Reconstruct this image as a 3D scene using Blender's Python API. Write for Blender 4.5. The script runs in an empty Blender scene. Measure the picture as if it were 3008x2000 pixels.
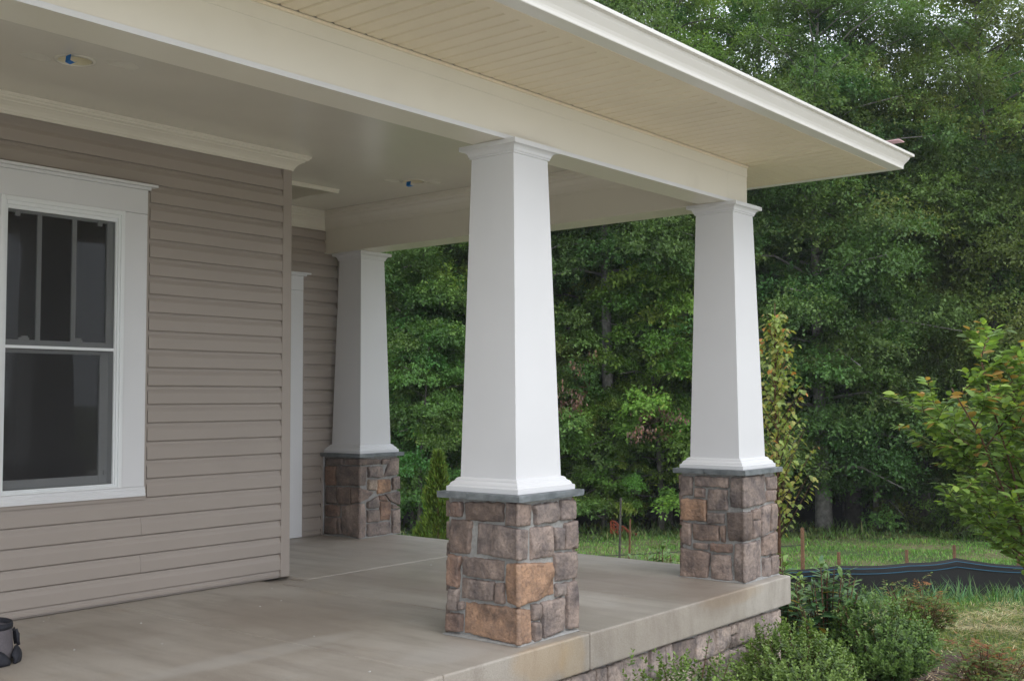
import bpy, math, random
import numpy as np
from mathutils import noise as mnoise
from mathutils import Vector, Matrix

scene = bpy.context.scene
col = scene.collection
rad = math.radians

# ------------------------------------------------------------------ camera
YAW, PITCH, ROLL = 0.6851, 0.0530, -0.0040
CAM = np.array([-6.5855, -3.5437, 1.1618])
_F = np.array([math.cos(PITCH)*math.cos(YAW), math.cos(PITCH)*math.sin(YAW), math.sin(PITCH)])
_R = np.array([math.sin(YAW), -math.cos(YAW), 0.0])
_U = np.cross(_R, _F)
_R2 = _R*math.cos(ROLL) + _U*math.sin(ROLL)
_U2 = _U*math.cos(ROLL) - _R*math.sin(ROLL)
cam_d = bpy.data.cameras.new("camera")
cam_d.sensor_width = 36.0
cam_d.lens = 36.0*3248.3/3008.0
cam_d.clip_end = 2000.0
cam = bpy.data.objects.new("camera", cam_d)
col.objects.link(cam)
M = Matrix(((_R2[0], _U2[0], -_F[0], CAM[0]), (_R2[1], _U2[1], -_F[1], CAM[1]),
            (_R2[2], _U2[2], -_F[2], CAM[2]), (0, 0, 0, 1)))
cam.matrix_world = M
scene.camera = cam

# ------------------------------------------------------------------ sky, sun, exposure (overcast)
SUN_EL, SUN_AZ = rad(43), rad(252)      # azimuth the light comes from, counted from +X towards +Y
world = bpy.data.worlds.new("World")
scene.world = world
world.use_nodes = True
wn = world.node_tree.nodes; wl = world.node_tree.links
bg = wn["Background"]
sky = wn.new("ShaderNodeTexSky"); sky.sky_type = 'NISHITA'; sky.sun_disc = False
sky.sun_elevation = SUN_EL; sky.sun_rotation = rad(90) - SUN_AZ
sky.air_density = 1.0; sky.dust_density = 4.0; sky.ozone_density = 1.0
mixn = wn.new("ShaderNodeMix"); mixn.data_type = 'RGBA'; mixn.inputs[0].default_value = 0.80
mixn.inputs[7].default_value = (12.4, 13.3, 14.6, 1)      # even cloud layer over the clear-sky gradient
wl.new(sky.outputs[0], mixn.inputs[6])
wl.new(mixn.outputs[2], bg.inputs[0])
bg.inputs[1].default_value = 0.10
sun_d = bpy.data.lights.new("sun", 'SUN'); sun_d.energy = 0.55; sun_d.angle = rad(40)
sun_d.color = (1.0, 0.97, 0.92)
sun = bpy.data.objects.new("sun", sun_d); col.objects.link(sun)
sun.rotation_euler = Vector((-math.cos(SUN_EL)*math.cos(SUN_AZ), -math.cos(SUN_EL)*math.sin(SUN_AZ), -math.sin(SUN_EL))).to_track_quat('-Z', 'Y').to_euler()
scene.view_settings.view_transform = 'Standard'
scene.view_settings.look = 'None'
scene.view_settings.exposure = 0.50
scene.view_settings.gamma = 1.0
scene.view_settings.use_curve_mapping = False
try:
    scene.cycles.max_bounces = 10; scene.cycles.diffuse_bounces = 5; scene.cycles.transparent_max_bounces = 12
    scene.cycles.transmission_bounces = 6; scene.cycles.glossy_bounces = 4
    scene.cycles.use_denoising = True
    scene.cycles.sample_clamp_indirect = 8
except Exception:
    pass

HAZE_DENSITY = 0.0006
# ------------------------------------------------------------------ material helpers
def new_mat(name):
    m = bpy.data.materials.new(name); m.use_nodes = True
    nt = m.node_tree
    return m, nt.nodes, nt.links, nt.nodes["Principled BSDF"]

def tex_coord(n, l, scale=(1, 1, 1), kind='Object'):
    tc = n.new("ShaderNodeTexCoord"); mp = n.new("ShaderNodeMapping")
    mp.inputs['Scale'].default_value = scale
    if kind == 'World':
        g = n.new("ShaderNodeNewGeometry"); l.new(g.outputs['Position'], mp.inputs[0])
    else:
        l.new(tc.outputs[kind], mp.inputs[0])
    return mp.outputs[0]

def noise(n, l, vec, scale, detail=4, rough=0.55):
    t = n.new("ShaderNodeTexNoise"); t.inputs['Scale'].default_value = scale
    t.inputs['Detail'].default_value = detail; t.inputs['Roughness'].default_value = rough
    l.new(vec, t.inputs['Vector'])
    return t.outputs['Fac']

def ramp(n, l, fac, stops):
    r = n.new("ShaderNodeValToRGB")
    el = r.color_ramp.elements
    while len(el) < len(stops): el.new(0.5)
    for e, (p, c) in zip(el, stops):
        e.position = p; e.color = (*c, 1) if len(c) == 3 else c
    l.new(fac, r.inputs[0])
    return r.outputs[0]

def mixc(n, l, fac, a, b, mode='MIX'):
    x = n.new("ShaderNodeMix"); x.data_type = 'RGBA'; x.blend_type = mode
    for sock, v in ((x.inputs[0], fac), (x.inputs[6], a), (x.inputs[7], b)):
        if isinstance(v, (int, float)): sock.default_value = v
        elif isinstance(v, (tuple, list)): sock.default_value = (*v, 1) if len(v) == 3 else v
        else: l.new(v, sock)
    return x.outputs[2]

def bump(n, l, bsdf, h, strength=0.3, dist=0.01):
    b = n.new("ShaderNodeBump"); b.inputs['Strength'].default_value = strength; b.inputs['Distance'].default_value = dist
    l.new(h, b.inputs['Height']); l.new(b.outputs[0], bsdf.inputs['Normal'])
    return b

def mat_paint(name, c, rough=0.45, var=0.06, spec=0.4, grain=0.0, dirt=None):
    m, n, l, b = new_mat(name)
    v = tex_coord(n, l, kind='World')
    f = noise(n, l, v, 1.7, 5)
    f2 = noise(n, l, v, 23, 3)
    lo = tuple(x*(1-var) for x in c); hi = tuple(min(1, x*(1+var)) for x in c)
    cc = ramp(n, l, f, [(0.3, lo), (0.7, hi)])
    if dirt:
        cc = mixc(n, l, ramp(n, l, noise(n, l, v, 5, 6, 0.65), [(0.55, (0, 0, 0)), (0.8, (0.35, 0.35, 0.35))]), cc, dirt)
    l.new(cc, b.inputs['Base Color'])
    r = n.new("ShaderNodeMapRange"); r.inputs[3].default_value = rough*0.85; r.inputs[4].default_value = rough*1.2
    l.new(f2, r.inputs[0]); l.new(r.outputs[0], b.inputs['Roughness'])
    b.inputs['Specular IOR Level'].default_value = spec
    if grain: bump(n, l, b, noise(n, l, v, 140, 2), grain, 0.002)
    return m

WHITE = mat_paint("white_paint", (0.715, 0.715, 0.73), 0.42, 0.03)
TRIM = mat_paint("cream_trim_paint", (0.74, 0.70, 0.61), 0.36, 0.02, dirt=(0.62, 0.57, 0.48))
RECESS_SHADE = mat_paint("recess_shade_tone", (0.46, 0.42, 0.34), 0.6, 0.08)  # taupe that paints in the dark of an unlit ceiling recess
PATCH = mat_paint("ceiling_patch", (0.70, 0.67, 0.59), 0.4)
CEIL = mat_paint("ceiling_paint", (0.70, 0.665, 0.585), 0.22, 0.03, spec=0.5)
SOFFIT = mat_paint("almond_vinyl", (0.80, 0.70, 0.545), 0.45, 0.04, grain=0.25)
SIDING = mat_paint("taupe_vinyl_siding", (0.365, 0.318, 0.283), 0.5, 0.03, grain=0.12)
GUTTER = mat_paint("white_aluminium", (0.76, 0.74, 0.70), 0.33, 0.02, spec=0.5)
VINYL = mat_paint("white_vinyl", (0.80, 0.82, 0.83), 0.35, 0.01)
DARKGAP = mat_paint("dark_gap", (0.03, 0.022, 0.015), 0.8, 0.2)
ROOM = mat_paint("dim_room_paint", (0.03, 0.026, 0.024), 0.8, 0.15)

def mat_concrete():
    m, n, l, b = new_mat("broom_finished_concrete")
    v = tex_coord(n, l, kind='World')
    vs = tex_coord(n, l, (9, 1.3, 3), kind='World')       # broom strokes along Y
    big = noise(n, l, v, 0.9, 6, 0.6)
    base = ramp(n, l, big, [(0.32, (0.335, 0.282, 0.228)), (0.5, (0.445, 0.392, 0.332)), (0.66, (0.54, 0.495, 0.435))])
    st = noise(n, l, vs, 1.0, 5, 0.65)
    base = mixc(n, l, ramp(n, l, st, [(0.44, (0, 0, 0)), (0.66, (0.48, 0.48, 0.48))]), base, (0.21, 0.165, 0.13))
    rust = noise(n, l, tex_coord(n, l, (1.6, 1.6, 0.8), kind='World'), 1.3, 5, 0.6)
    base = mixc(n, l, ramp(n, l, rust, [(0.60, (0, 0, 0)), (0.78, (0.45, 0.45, 0.45))]), base, (0.40, 0.265, 0.135))
    fine = noise(n, l, v, 160, 3)
    base = mixc(n, l, 0.35, base, ramp(n, l, fine, [(0.3, (0.17, 0.15, 0.125)), (0.7, (0.42, 0.39, 0.36))]))
    pale = noise(n, l, tex_coord(n, l, (1.1, 2.3, 1), kind='World'), 1.6, 7, 0.7)
    base = mixc(n, l, ramp(n, l, pale, [(0.58, (0, 0, 0)), (0.75, (0.5, 0.5, 0.5))]), base, (0.46, 0.455, 0.44))
    def stain(base, centre, size, colour, amount, soft=0.5):
        """a mark of its own shape on the slab at a fixed place"""
        g = n.new("ShaderNodeNewGeometry"); mp = n.new("ShaderNodeMapping"); mp.vector_type = 'POINT'
        mp.inputs['Location'].default_value = tuple(-c/s for c, s in zip(centre, size)); mp.inputs['Scale'].default_value = tuple(1/s for s in size)
        l.new(g.outputs['Position'], mp.inputs[0])
        gr = n.new("ShaderNodeTexGradient"); gr.gradient_type = 'SPHERICAL'; l.new(mp.outputs[0], gr.inputs[0])
        nz = noise(n, l, tex_coord(n, l, (1, 1, 1), kind='World'), 7, 6, 0.65)
        m1 = n.new("ShaderNodeMath"); m1.operation = 'MULTIPLY'; l.new(gr.outputs[0], m1.inputs[0]); l.new(nz, m1.inputs[1])
        return mixc(n, l, ramp(n, l, m1.outputs[0], [(0.06, (0, 0, 0)), (0.06+0.35*soft, (amount,)*3)]), base, colour)
    base = stain(base, (-2.42, -0.32, -0.05), (0.30, 0.06, 0.16), (0.46, 0.31, 0.16), 0.38)
    base = stain(base, (-2.18, -0.32, -0.10), (0.14, 0.06, 0.20), (0.48, 0.34, 0.18), 0.30)
    base = stain(base, (-0.55, -0.32, -0.02), (0.5, 0.06, 0.08), (0.40, 0.28, 0.16), 0.35)
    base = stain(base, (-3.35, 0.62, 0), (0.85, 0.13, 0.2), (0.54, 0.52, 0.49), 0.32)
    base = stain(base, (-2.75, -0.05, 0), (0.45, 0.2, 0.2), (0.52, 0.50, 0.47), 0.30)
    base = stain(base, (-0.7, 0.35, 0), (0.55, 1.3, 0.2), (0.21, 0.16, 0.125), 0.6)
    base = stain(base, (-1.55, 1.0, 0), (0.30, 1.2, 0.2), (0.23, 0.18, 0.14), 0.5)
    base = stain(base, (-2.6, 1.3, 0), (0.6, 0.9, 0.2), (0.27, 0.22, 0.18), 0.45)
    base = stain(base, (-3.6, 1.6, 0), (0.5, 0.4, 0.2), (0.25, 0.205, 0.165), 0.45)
    l.new(base, b.inputs['Base Color'])
    wet = noise(n, l, v, 0.8, 3)
    r = n.new("ShaderNodeMapRange"); r.inputs[1].default_value = 0.35; r.inputs[2].default_value = 0.65
    r.inputs[3].default_value = 0.34; r.inputs[4].default_value = 0.62
    l.new(wet, r.inputs[0]); l.new(r.outputs[0], b.inputs['Roughness'])
    ms = n.new("ShaderNodeMath"); ms.operation = 'ADD'; l.new(st, ms.inputs[0]); l.new(fine, ms.inputs[1])
    bump(n, l, b, ms.outputs[0], 0.25, 0.004)
    return m
CONC = mat_concrete()


def mat_stone():
    m, n, l, b = new_mat("split_face_stone")
    v = tex_coord(n, l, kind='World')
    oi = n.new("ShaderNodeObjectInfo")
    f = noise(n, l, v, 9, 7, 0.62)
    f2 = noise(n, l, v, 55, 5, 0.6)
    dark = mixc(n, l, 1.0, oi.outputs['Color'], (0.50, 0.50, 0.54), 'MULTIPLY')
    lite = mixc(n, l, 1.0, oi.outputs['Color'], (1.5, 1.38, 1.28), 'MULTIPLY')
    g = n.new("ShaderNodeValToRGB"); l.new(f, g.inputs[0]); g.color_ramp.elements[0].position = 0.32; g.color_ramp.elements[1].position = 0.68
    c = mixc(n, l, g.outputs[0], dark, lite)
    c = mixc(n, l, ramp(n, l, f2, [(0.45, (0, 0, 0)), (0.75, (0.55, 0.55, 0.55))]), c, (0.09, 0.075, 0.07))
    c = mixc(n, l, ramp(n, l, noise(n, l, v, 21, 6, 0.7), [(0.58, (0, 0, 0)), (0.72, (0.45, 0.45, 0.45))]), c, (0.36, 0.27, 0.21))
    ge = n.new("ShaderNodeNewGeometry")
    c = mixc(n, l, ramp(n, l, ge.outputs['Pointiness'], [(0.53, (0, 0, 0)), (0.66, (0.45, 0.45, 0.45))]), c, (0.40, 0.33, 0.29))
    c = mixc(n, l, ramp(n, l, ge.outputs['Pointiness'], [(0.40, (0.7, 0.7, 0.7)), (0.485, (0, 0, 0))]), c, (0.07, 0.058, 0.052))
    l.new(c, b.inputs['Base Color']); b.inputs['Roughness'].default_value = 0.8
    b.inputs['Specular IOR Level'].default_value = 0.25
    ms = n.new("ShaderNodeMath"); ms.operation = 'ADD'; l.new(f, ms.inputs[0]); l.new(f2, ms.inputs[1])
    bump(n, l, b, ms.outputs[0], 0.8, 0.014)
    return m
STONE = mat_stone()

def mat_rough(name, lo, hi, scale=30, bstr=0.4, rough=0.85, dist=0.004):
    m, n, l, b = new_mat(name)
    v = tex_coord(n, l, kind='World')
    f = noise(n, l, v, scale, 6, 0.6); f3 = noise(n, l, v, scale*0.12, 4)
    c = ramp(n, l, f, [(0.3, lo), (0.7, hi)])
    c = mixc(n, l, ramp(n, l, f3, [(0.4, (0, 0, 0)), (0.7, (0.5, 0.5, 0.5))]), c, lo)
    l.new(c, b.inputs['Base Color']); b.inputs['Roughness'].default_value = rough
    bump(n, l, b, f, bstr, dist)
    return m
MORTAR = mat_rough("grey_mortar", (0.25, 0.245, 0.235), (0.39, 0.385, 0.37), 60)
SLATE = mat_rough("bluestone_slab", (0.10, 0.115, 0.125), (0.245, 0.265, 0.275), 11, 0.2, 0.5)
BOUNCE = mat_rough("pale_bounce_surface", (0.56, 0.51, 0.435), (0.68, 0.63, 0.545), 20, 0.2)  # reflector colour of the added, unseen bounce sheet
MULCH = mat_rough("dark_mulch", (0.045, 0.027, 0.018), (0.15, 0.10, 0.075), 40, 1.0, 0.9, 0.02)
SHINGLE = mat_rough("roof_shingle", (0.16, 0.09, 0.08), (0.30, 0.20, 0.18), 50)
PINK = mat_paint("pale_red_shingle_edge", (0.62, 0.40, 0.42), 0.7)
WOOD = mat_rough("weathered_stake_wood", (0.13, 0.065, 0.035), (0.30, 0.16, 0.09), 40)
BARK = mat_rough("grey_bark", (0.06, 0.054, 0.047), (0.17, 0.155, 0.135), 9, 1.0, 0.9, 0.03)
BARK_PALE = mat_rough("pale_grey_bark", (0.12, 0.112, 0.10), (0.30, 0.285, 0.26), 9, 1.0, 0.9, 0.03)
TWIG = mat_rough("brown_twig", (0.085, 0.042, 0.025), (0.19, 0.095, 0.055), 30)
FABRIC = mat_rough("black_silt_fabric", (0.004, 0.004, 0.005), (0.014, 0.014, 0.016), 70, 0.5, 0.65)
BLUELINE = mat_paint("blue_thread", (0.03, 0.13, 0.22), 0.6)
TAPE = mat_paint("blue_masking_tape", (0.01, 0.16, 0.52), 0.6)
ORANGE = mat_paint("orange_plastic", (0.24, 0.052, 0.025), 0.6, 0.2)
GREYCLOTH = mat_rough("grey_canvas", (0.095, 0.085, 0.095), (0.145, 0.13, 0.142), 200, 0.2, 0.9)
NAVY = mat_rough("black_nylon", (0.010, 0.011, 0.018), (0.026, 0.027, 0.038), 150, 0.2, 0.7)
CANCONE = mat_paint("warm_white_baffle", (0.72, 0.66, 0.50), 0.35)

def mat_leaf(name, rough=0.45, transl=0.3, spec=0.4, gain=1.3):
    m, n, l, b = new_mat(name)
    at = n.new("ShaderNodeAttribute"); at.attribute_name = "tint"
    oi = n.new("ShaderNodeObjectInfo")
    c = mixc(n, l, 1.0, at.outputs['Color'], oi.outputs['Color'], 'MULTIPLY')
    c = mixc(n, l, 1.0, c, (gain,)*3, 'MULTIPLY')
    l.new(c, b.inputs['Base Color']); b.inputs['Roughness'].default_value = rough
    b.inputs['Specular IOR Level'].default_value = spec
    t = n.new("ShaderNodeBsdfTranslucent")
    c2 = mixc(n, l, 1.0, c, (1.25, 1.3, 0.7), 'MULTIPLY')
    l.new(c2, t.inputs[0])
    mx = n.new("ShaderNodeMixShader"); mx.inputs[0].default_value = transl
    l.new(b.outputs[0], mx.inputs[1]); l.new(t.outputs[0], mx.inputs[2])
    l.new(mx.outputs[0], n["Material Output"].inputs[0])
    return m
LEAF = mat_leaf("tree_leaf", 0.55, 0.40, 0.4)
GLOSSLEAF = mat_leaf("glossy_leaf", 0.36, 0.2, 0.38)
GRASSM = mat_leaf("grass_blade", 0.6, 0.3, 0.25)

def mat_ground():
    m, n, l, b = new_mat("lawn_soil")
    v = tex_coord(n, l, kind='World')
    f = noise(n, l, v, 0.55, 6, 0.6); f2 = noise(n, l, v, 9, 6, 0.7)
    g = ramp(n, l, f2, [(0.3, (0.035, 0.06, 0.016)), (0.55, (0.075, 0.115, 0.032)), (0.8, (0.16, 0.16, 0.07))])
    straw = ramp(n, l, f2, [(0.3, (0.13, 0.12, 0.05)), (0.7, (0.33, 0.27, 0.15))])
    c = mixc(n, l, ramp(n, l, f, [(0.42, (0, 0, 0)), (0.62, (0.85, 0.85, 0.85))]), g, straw)
    l.new(c, b.inputs['Base Color']); b.inputs['Roughness'].default_value = 0.9
    bump(n, l, b, f2, 0.8, 0.03)
    return m
GROUND = mat_ground()
def mat_forest_floor():
    return mat_rough("leaf_litter", (0.018, 0.016, 0.010), (0.05, 0.042, 0.026), 12, 0.8, 0.95, 0.03)
LITTER = mat_forest_floor()

def mat_glass():
    m, n, l, b = new_mat("window_glass")
    n.remove(b)
    tr = n.new("ShaderNodeBsdfTransparent"); tr.inputs[0].default_value = (0.62, 0.64, 0.64, 1)
    gl = n.new("ShaderNodeBsdfGlossy"); gl.inputs['Roughness'].default_value = 0.02
    fr = n.new("ShaderNodeFresnel"); fr.inputs[0].default_value = 1.5
    mu = n.new("ShaderNodeMath"); mu.operation = 'MULTIPLY'; mu.inputs[1].default_value = 2.2; mu.use_clamp = True
    mx = n.new("ShaderNodeMixShader")
    l.new(fr.outputs[0], mu.inputs[0]); l.new(mu.outputs[0], mx.inputs[0])
    l.new(tr.outputs[0], mx.inputs[1]); l.new(gl.outputs[0], mx.inputs[2])
    l.new(mx.outputs[0], n["Material Output"].inputs[0])
    return m
GLASS = mat_glass()
def mat_screen():
    m, n, l, b = new_mat("insect_screen_mesh")
    b.inputs['Base Color'].default_value = (0.035, 0.035, 0.037, 1); b.inputs['Roughness'].default_value = 0.6
    tr = n.new("ShaderNodeBsdfTransparent")
    mx = n.new("ShaderNodeMixShader"); mx.inputs[0].default_value = 0.36
    l.new(tr.outputs[0], mx.inputs[1]); l.new(b.outputs[0], mx.inputs[2])
    l.new(mx.outputs[0], n["Material Output"].inputs[0])
    return m
SCREEN = mat_screen()

# ------------------------------------------------------------------ object helpers
def tag(o, label=None, cat=None, group=None, kind=None):
    if label: o['label'] = label
    if cat: o['category'] = cat
    if group: o['group'] = group
    if kind: o['kind'] = kind
    return o

def thing(name, label, cat, loc=(0, 0, 0), group=None, rotz=0.0, scale=1.0):
    o = bpy.data.objects.new(name, None); col.objects.link(o)
    o.location = loc; o.rotation_euler = (0, 0, rotz); o.scale = (scale,)*3
    o.empty_display_size = 0.2
    return tag(o, label, cat, group)

def link(name, me, parent=None, loc=None):
    o = bpy.data.objects.new(name, me); col.objects.link(o)
    if parent is not None: o.parent = parent
    if loc is not None: o.location = loc
    return o

def mesh(name, verts, faces, mat, smooth=False):
    me = bpy.data.meshes.new(name); me.from_pydata([tuple(map(float, v)) for v in verts], [], faces)
    if mat: me.materials.append(mat)
    if smooth: me.polygons.foreach_set('use_smooth', [True]*len(me.polygons))
    me.update()
    return me

class MB:
    def __init__(s): s.v = []; s.f = []
    def box(s, x0, x1, y0, y1, z0, z1):
        b = len(s.v)
        s.v += [(x0, y0, z0), (x1, y0, z0), (x1, y1, z0), (x0, y1, z0), (x0, y0, z1), (x1, y0, z1), (x1, y1, z1), (x0, y1, z1)]
        s.f += [tuple(b+i for i in q) for q in ((0, 3, 2, 1), (4, 5, 6, 7), (0, 1, 5, 4), (1, 2, 6, 5), (2, 3, 7, 6), (3, 0, 4, 7))]
        return s
    def prism(s, prof, axis, a, b):
        """closed profile of 2-D points swept from a to b along an axis ('x': prof=(y,z); 'y': prof=(x,z); 'z': prof=(x,y))"""
        base = len(s.v); n = len(prof)
        for t in (a, b):
            for p, q in prof:
                s.v.append({'x': (t, p, q), 'y': (p, t, q), 'z': (p, q, t)}[axis])
        for i in range(n):
            j = (i+1) % n
            s.f.append((base+i, base+j, base+n+j, base+n+i))
        s.f.append(tuple(base+i for i in range(n))[::-1]); s.f.append(tuple(base+n+i for i in range(n)))
        return s
    def sweep(s, path, prof, closed_prof=True):
        """profile (outward offset, z) along an XY path, mitred; outward is to the right of travel"""
        P = [np.array(p, float) for p in path]; n = len(P); base = len(s.v); k = len(prof)
        for i in range(n):
            d0 = P[i]-P[i-1] if i > 0 else P[1]-P[0]
            d1 = P[i+1]-P[i] if i < n-1 else P[i]-P[i-1]
            d0 = d0/np.linalg.norm(d0); d1 = d1/np.linalg.norm(d1)
            n0 = np.array([d0[1], -d0[0]]); n1 = np.array([d1[1], -d1[0]])
            m = (n0+n1); m = m/(m@m)*2 if m@m > 1e-9 else n0
            for o, z in prof:
                q = P[i]+m*o; s.v.append((q[0], q[1], z))
        for i in range(n-1):
            for j in range(k if closed_prof else k-1):
                a = base+i*k+j; b = base+i*k+(j+1) % k
                s.f.append((a, b, b+k, a+k))
        if closed_prof:
            s.f.append(tuple(base+j for j in range(k))[::-1]); s.f.append(tuple(base+(n-1)*k+j for j in range(k)))
        return s
    def rings(s, rings, cx=0, cy=0, cap=True):
        """stack of square rings (half width, z)"""
        base = len(s.v)
        for w, z in rings: s.v += [(cx-w, cy-w, z), (cx+w, cy-w, z), (cx+w, cy+w, z), (cx-w, cy+w, z)]
        for i in range(len(rings)-1):
            for j in range(4):
                a = base+4*i+j; b = base+4*i+(j+1) % 4
                s.f.append((a, b, b+4, a+4))
        if cap:
            s.f.append((base+3, base+2, base+1, base)); t = base+4*(len(rings)-1); s.f.append((t, t+1, t+2, t+3))
        return s
    def tube(s, pts, radii, sides=6):
        base = len(s.v); pts = [Vector(p) for p in pts]; n = len(pts)
        for i, p in enumerate(pts):
            d = (pts[min(i+1, n-1)]-pts[max(i-1, 0)]).normalized()
            a = d.orthogonal().normalized() if i == 0 else (a - d*(a.dot(d))).normalized()
            b = d.cross(a)
            for k in range(sides):
                t = 2*math.pi*k/sides
                q = p+(a*math.cos(t)+b*math.sin(t))*radii[i]; s.v.append(tuple(q))
        for i in range(n-1):
            for k in range(sides):
                x = base+i*sides+k; y = base+i*sides+(k+1) % sides
                s.f.append((x, y, y+sides, x+sides))
        s.f.append(tuple(base+k for k in range(sides))[::-1]); s.f.append(tuple(base+(n-1)*sides+k for k in range(sides)))
        return s
    def mesh(s, name, mat, smooth=False): return mesh(name, s.v, s.f, mat, smooth)
    def obj(s, name, mat, parent=None, bevel=0.0, smooth=False, loc=None):
        o = link(name, s.mesh(name, mat, smooth), parent, loc)
        if bevel:
            b = o.modifiers.new("bevel", 'BEVEL'); b.width = bevel; b.segments = 2; b.limit_method = 'ANGLE'; b.angle_limit = rad(35)
        return o

def fast_mesh(name, V, F, mat, tint=None, smooth=False):
    """V (n,3) float, F (m,k) int"""
    me = bpy.data.meshes.new(name)
    V = np.asarray(V, np.float32); F = np.asarray(F, np.int32)
    me.vertices.add(len(V)); me.vertices.foreach_set('co', V.ravel())
    m, k = F.shape
    me.loops.add(m*k); me.loops.foreach_set('vertex_index', F.ravel())
    me.polygons.add(m); me.polygons.foreach_set('loop_start', np.arange(0, m*k, k, dtype=np.int32))
    try: me.polygons.foreach_set('loop_total', np.full(m, k, np.int32))
    except Exception: pass
    if smooth: me.polygons.foreach_set('use_smooth', np.ones(m, bool))
    me.materials.append(mat)
    if tint is not None:
        at = me.attributes.new("tint", 'FLOAT_COLOR', 'POINT')
        c = np.ones((len(V), 4), np.float32); c[:, :3] = tint
        at.data.foreach_set('color', c.ravel())
    me.update(calc_edges=True); me.validate()
    return me

def norm(a): return a/np.maximum(np.linalg.norm(a, axis=-1, keepdims=True), 1e-9)

def leaf_cards(P, D, N, L, W, T, fold=0.18, droop=0.0):
    """one folded quad per leaf -> V, F, tint"""
    n = len(P); D = norm(D); S = norm(np.cross(D, N)); N = np.cross(S, D)
    L = np.broadcast_to(np.asarray(L, float).reshape(-1, 1), (n, 1)); W = np.broadcast_to(np.asarray(W, float).reshape(-1, 1), (n, 1))
    base = P; tip = P+D*L-N*L*droop; mid = P+D*L*0.45
    a = mid+S*W*0.5+N*W*fold; b = mid-S*W*0.5+N*W*fold
    V = np.stack([base, a, tip, b], 1).reshape(-1, 3)
    F = np.arange(4*n).reshape(n, 4)
    return V, F, np.repeat(T, 4, axis=0)

LEAF_SHAPES = {   # outline half widths at stations along the leaf
    'oval': [(0, 0.0), (0.12, 0.45), (0.38, 1.0), (0.68, 0.8), (0.9, 0.3), (1.0, 0.0)],
    'strap': [(0, 0.0), (0.1, 0.5), (0.4, 1.0), (0.75, 0.85), (0.93, 0.4), (1.0, 0.0)],
    'round': [(0, 0.25), (0.35, 1.0), (0.75, 0.85), (1.0, 0.15)],
    'mini': [(0, 0.0), (0.45, 1.0), (1.0, 0.0)],
    'lobed': [(0, 0.0), (0.08, 0.6), (0.22, 0.45), (0.38, 1.0), (0.55, 0.45), (0.72, 0.55), (1.0, 0.0)],
}
def leaf_unit(shape='oval', w=0.5, fold=0.15, curl=0.2):
    """leaf along +X, up +Z, unit length -> V, F(tri/quad as quads)"""
    st = LEAF_SHAPES[shape]; V = []; F = []
    for t, h in st:
        z = -curl*t*t
        V += [(t, 0, z), (t, h*w/2, z+fold*h*w/2), (t, -h*w/2, z+fold*h*w/2)]
    for i in range(len(st)-1):
        a = 3*i; b = a+3
        F.append((a, b, b+1, a+1)); F.append((a, a+2, b+2, b))
    return np.array(V, float), np.array(F, int)

def leaf_frames(D, N):
    D = norm(D); S = norm(np.cross(N, D)); N = np.cross(D, S)
    return D, S, N

def leaves_joined(name, unit, P, D, N, L, T, mat, parent):
    V0, F0 = unit; D, S, N = leaf_frames(D, N); n = len(P); k = len(V0)
    L = np.asarray(L, float).reshape(n, 1, 1)
    V = P[:, None, :] + L*(V0[None, :, 0:1]*D[:, None, :] + V0[None, :, 1:2]*S[:, None, :] + V0[None, :, 2:3]*N[:, None, :])
    F = (np.arange(n)*k)[:, None, None]+F0[None]
    me = fast_mesh(name, V.reshape(-1, 3), F.reshape(-1, 4), mat, np.repeat(T, k, axis=0))
    o = link(name, me, parent)
    return o

def foliage(parent, unit, P, D, N, L, T, mat, single=300, leafname='leaf', tints=6):
    """the nearest `single` leaves as leaf objects sharing mesh data, the rest joined as stuff"""
    P = np.asarray(P, float); L = np.asarray(L, float)
    loc = np.array(parent.location)
    dist = np.linalg.norm(P+loc-CAM, axis=1)
    order = np.argsort(dist - 0.05*np.random.rand(len(dist)))
    near = order[:single]; rest = order[single:]
    if len(near):
        lum = T[near].sum(1); qs = np.quantile(lum, np.linspace(0, 1, 5)); grp = np.clip(np.searchsorted(qs, lum, 'right')-1, 0, 3)
        hue = T[near][:, 0]/T[near][:, 1]; grp = grp+4*((hue > 0.85).astype(int)+(hue > 1.3)); tints = 12
        meshes = {}
        Dn, Sn, Nn = leaf_frames(D[near], N[near])
        for g in range(tints):
            m = grp == g
            if not m.any(): continue
            t = T[near][m].mean(0)
            meshes[g] = fast_mesh(leafname, unit[0], unit[1], mat, np.tile(t, (len(unit[0]), 1)))
        for i, k in enumerate(near):
            o = bpy.data.objects.new(leafname, meshes[grp[i]]); col.objects.link(o); o.parent = parent
            l = float(L[k])
            o.matrix_basis = Matrix(((Dn[i][0]*l, Sn[i][0]*l, Nn[i][0]*l, P[k][0]), (Dn[i][1]*l, Sn[i][1]*l, Nn[i][1]*l, P[k][1]),
                                     (Dn[i][2]*l, Sn[i][2]*l, Nn[i][2]*l, P[k][2]), (0, 0, 0, 1)))
    if len(rest):
        o = leaves_joined('foliage', unit, P[rest], D[rest], N[rest], L[rest], T[rest], mat, parent)
        o['kind'] = 'stuff'

# ------------------------------------------------------------------ the lie of the land
def land(x, y):
    s = (np.asarray(x)-CAM[0])*math.cos(YAW)+(np.asarray(y)-CAM[1])*math.sin(YAW)
    z = np.interp(s, [0, 5, 6.5, 8, 10, 13, 17, 22, 27, 34, 60, 400], [-.75, -.75, -.78, -.85, -1.05, -1.4, -1.8, -2.0, -2.12, -2.3, -2.6, -3.0])
    return z
def land_rough(x, y):
    x = np.asarray(x); y = np.asarray(y)
    return land(x, y) + 0.03*np.sin(x*1.3+0.7*y)*np.sin(y*0.9-0.4*x) + 0.015*np.sin(3.1*x+1.7*y)

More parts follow.
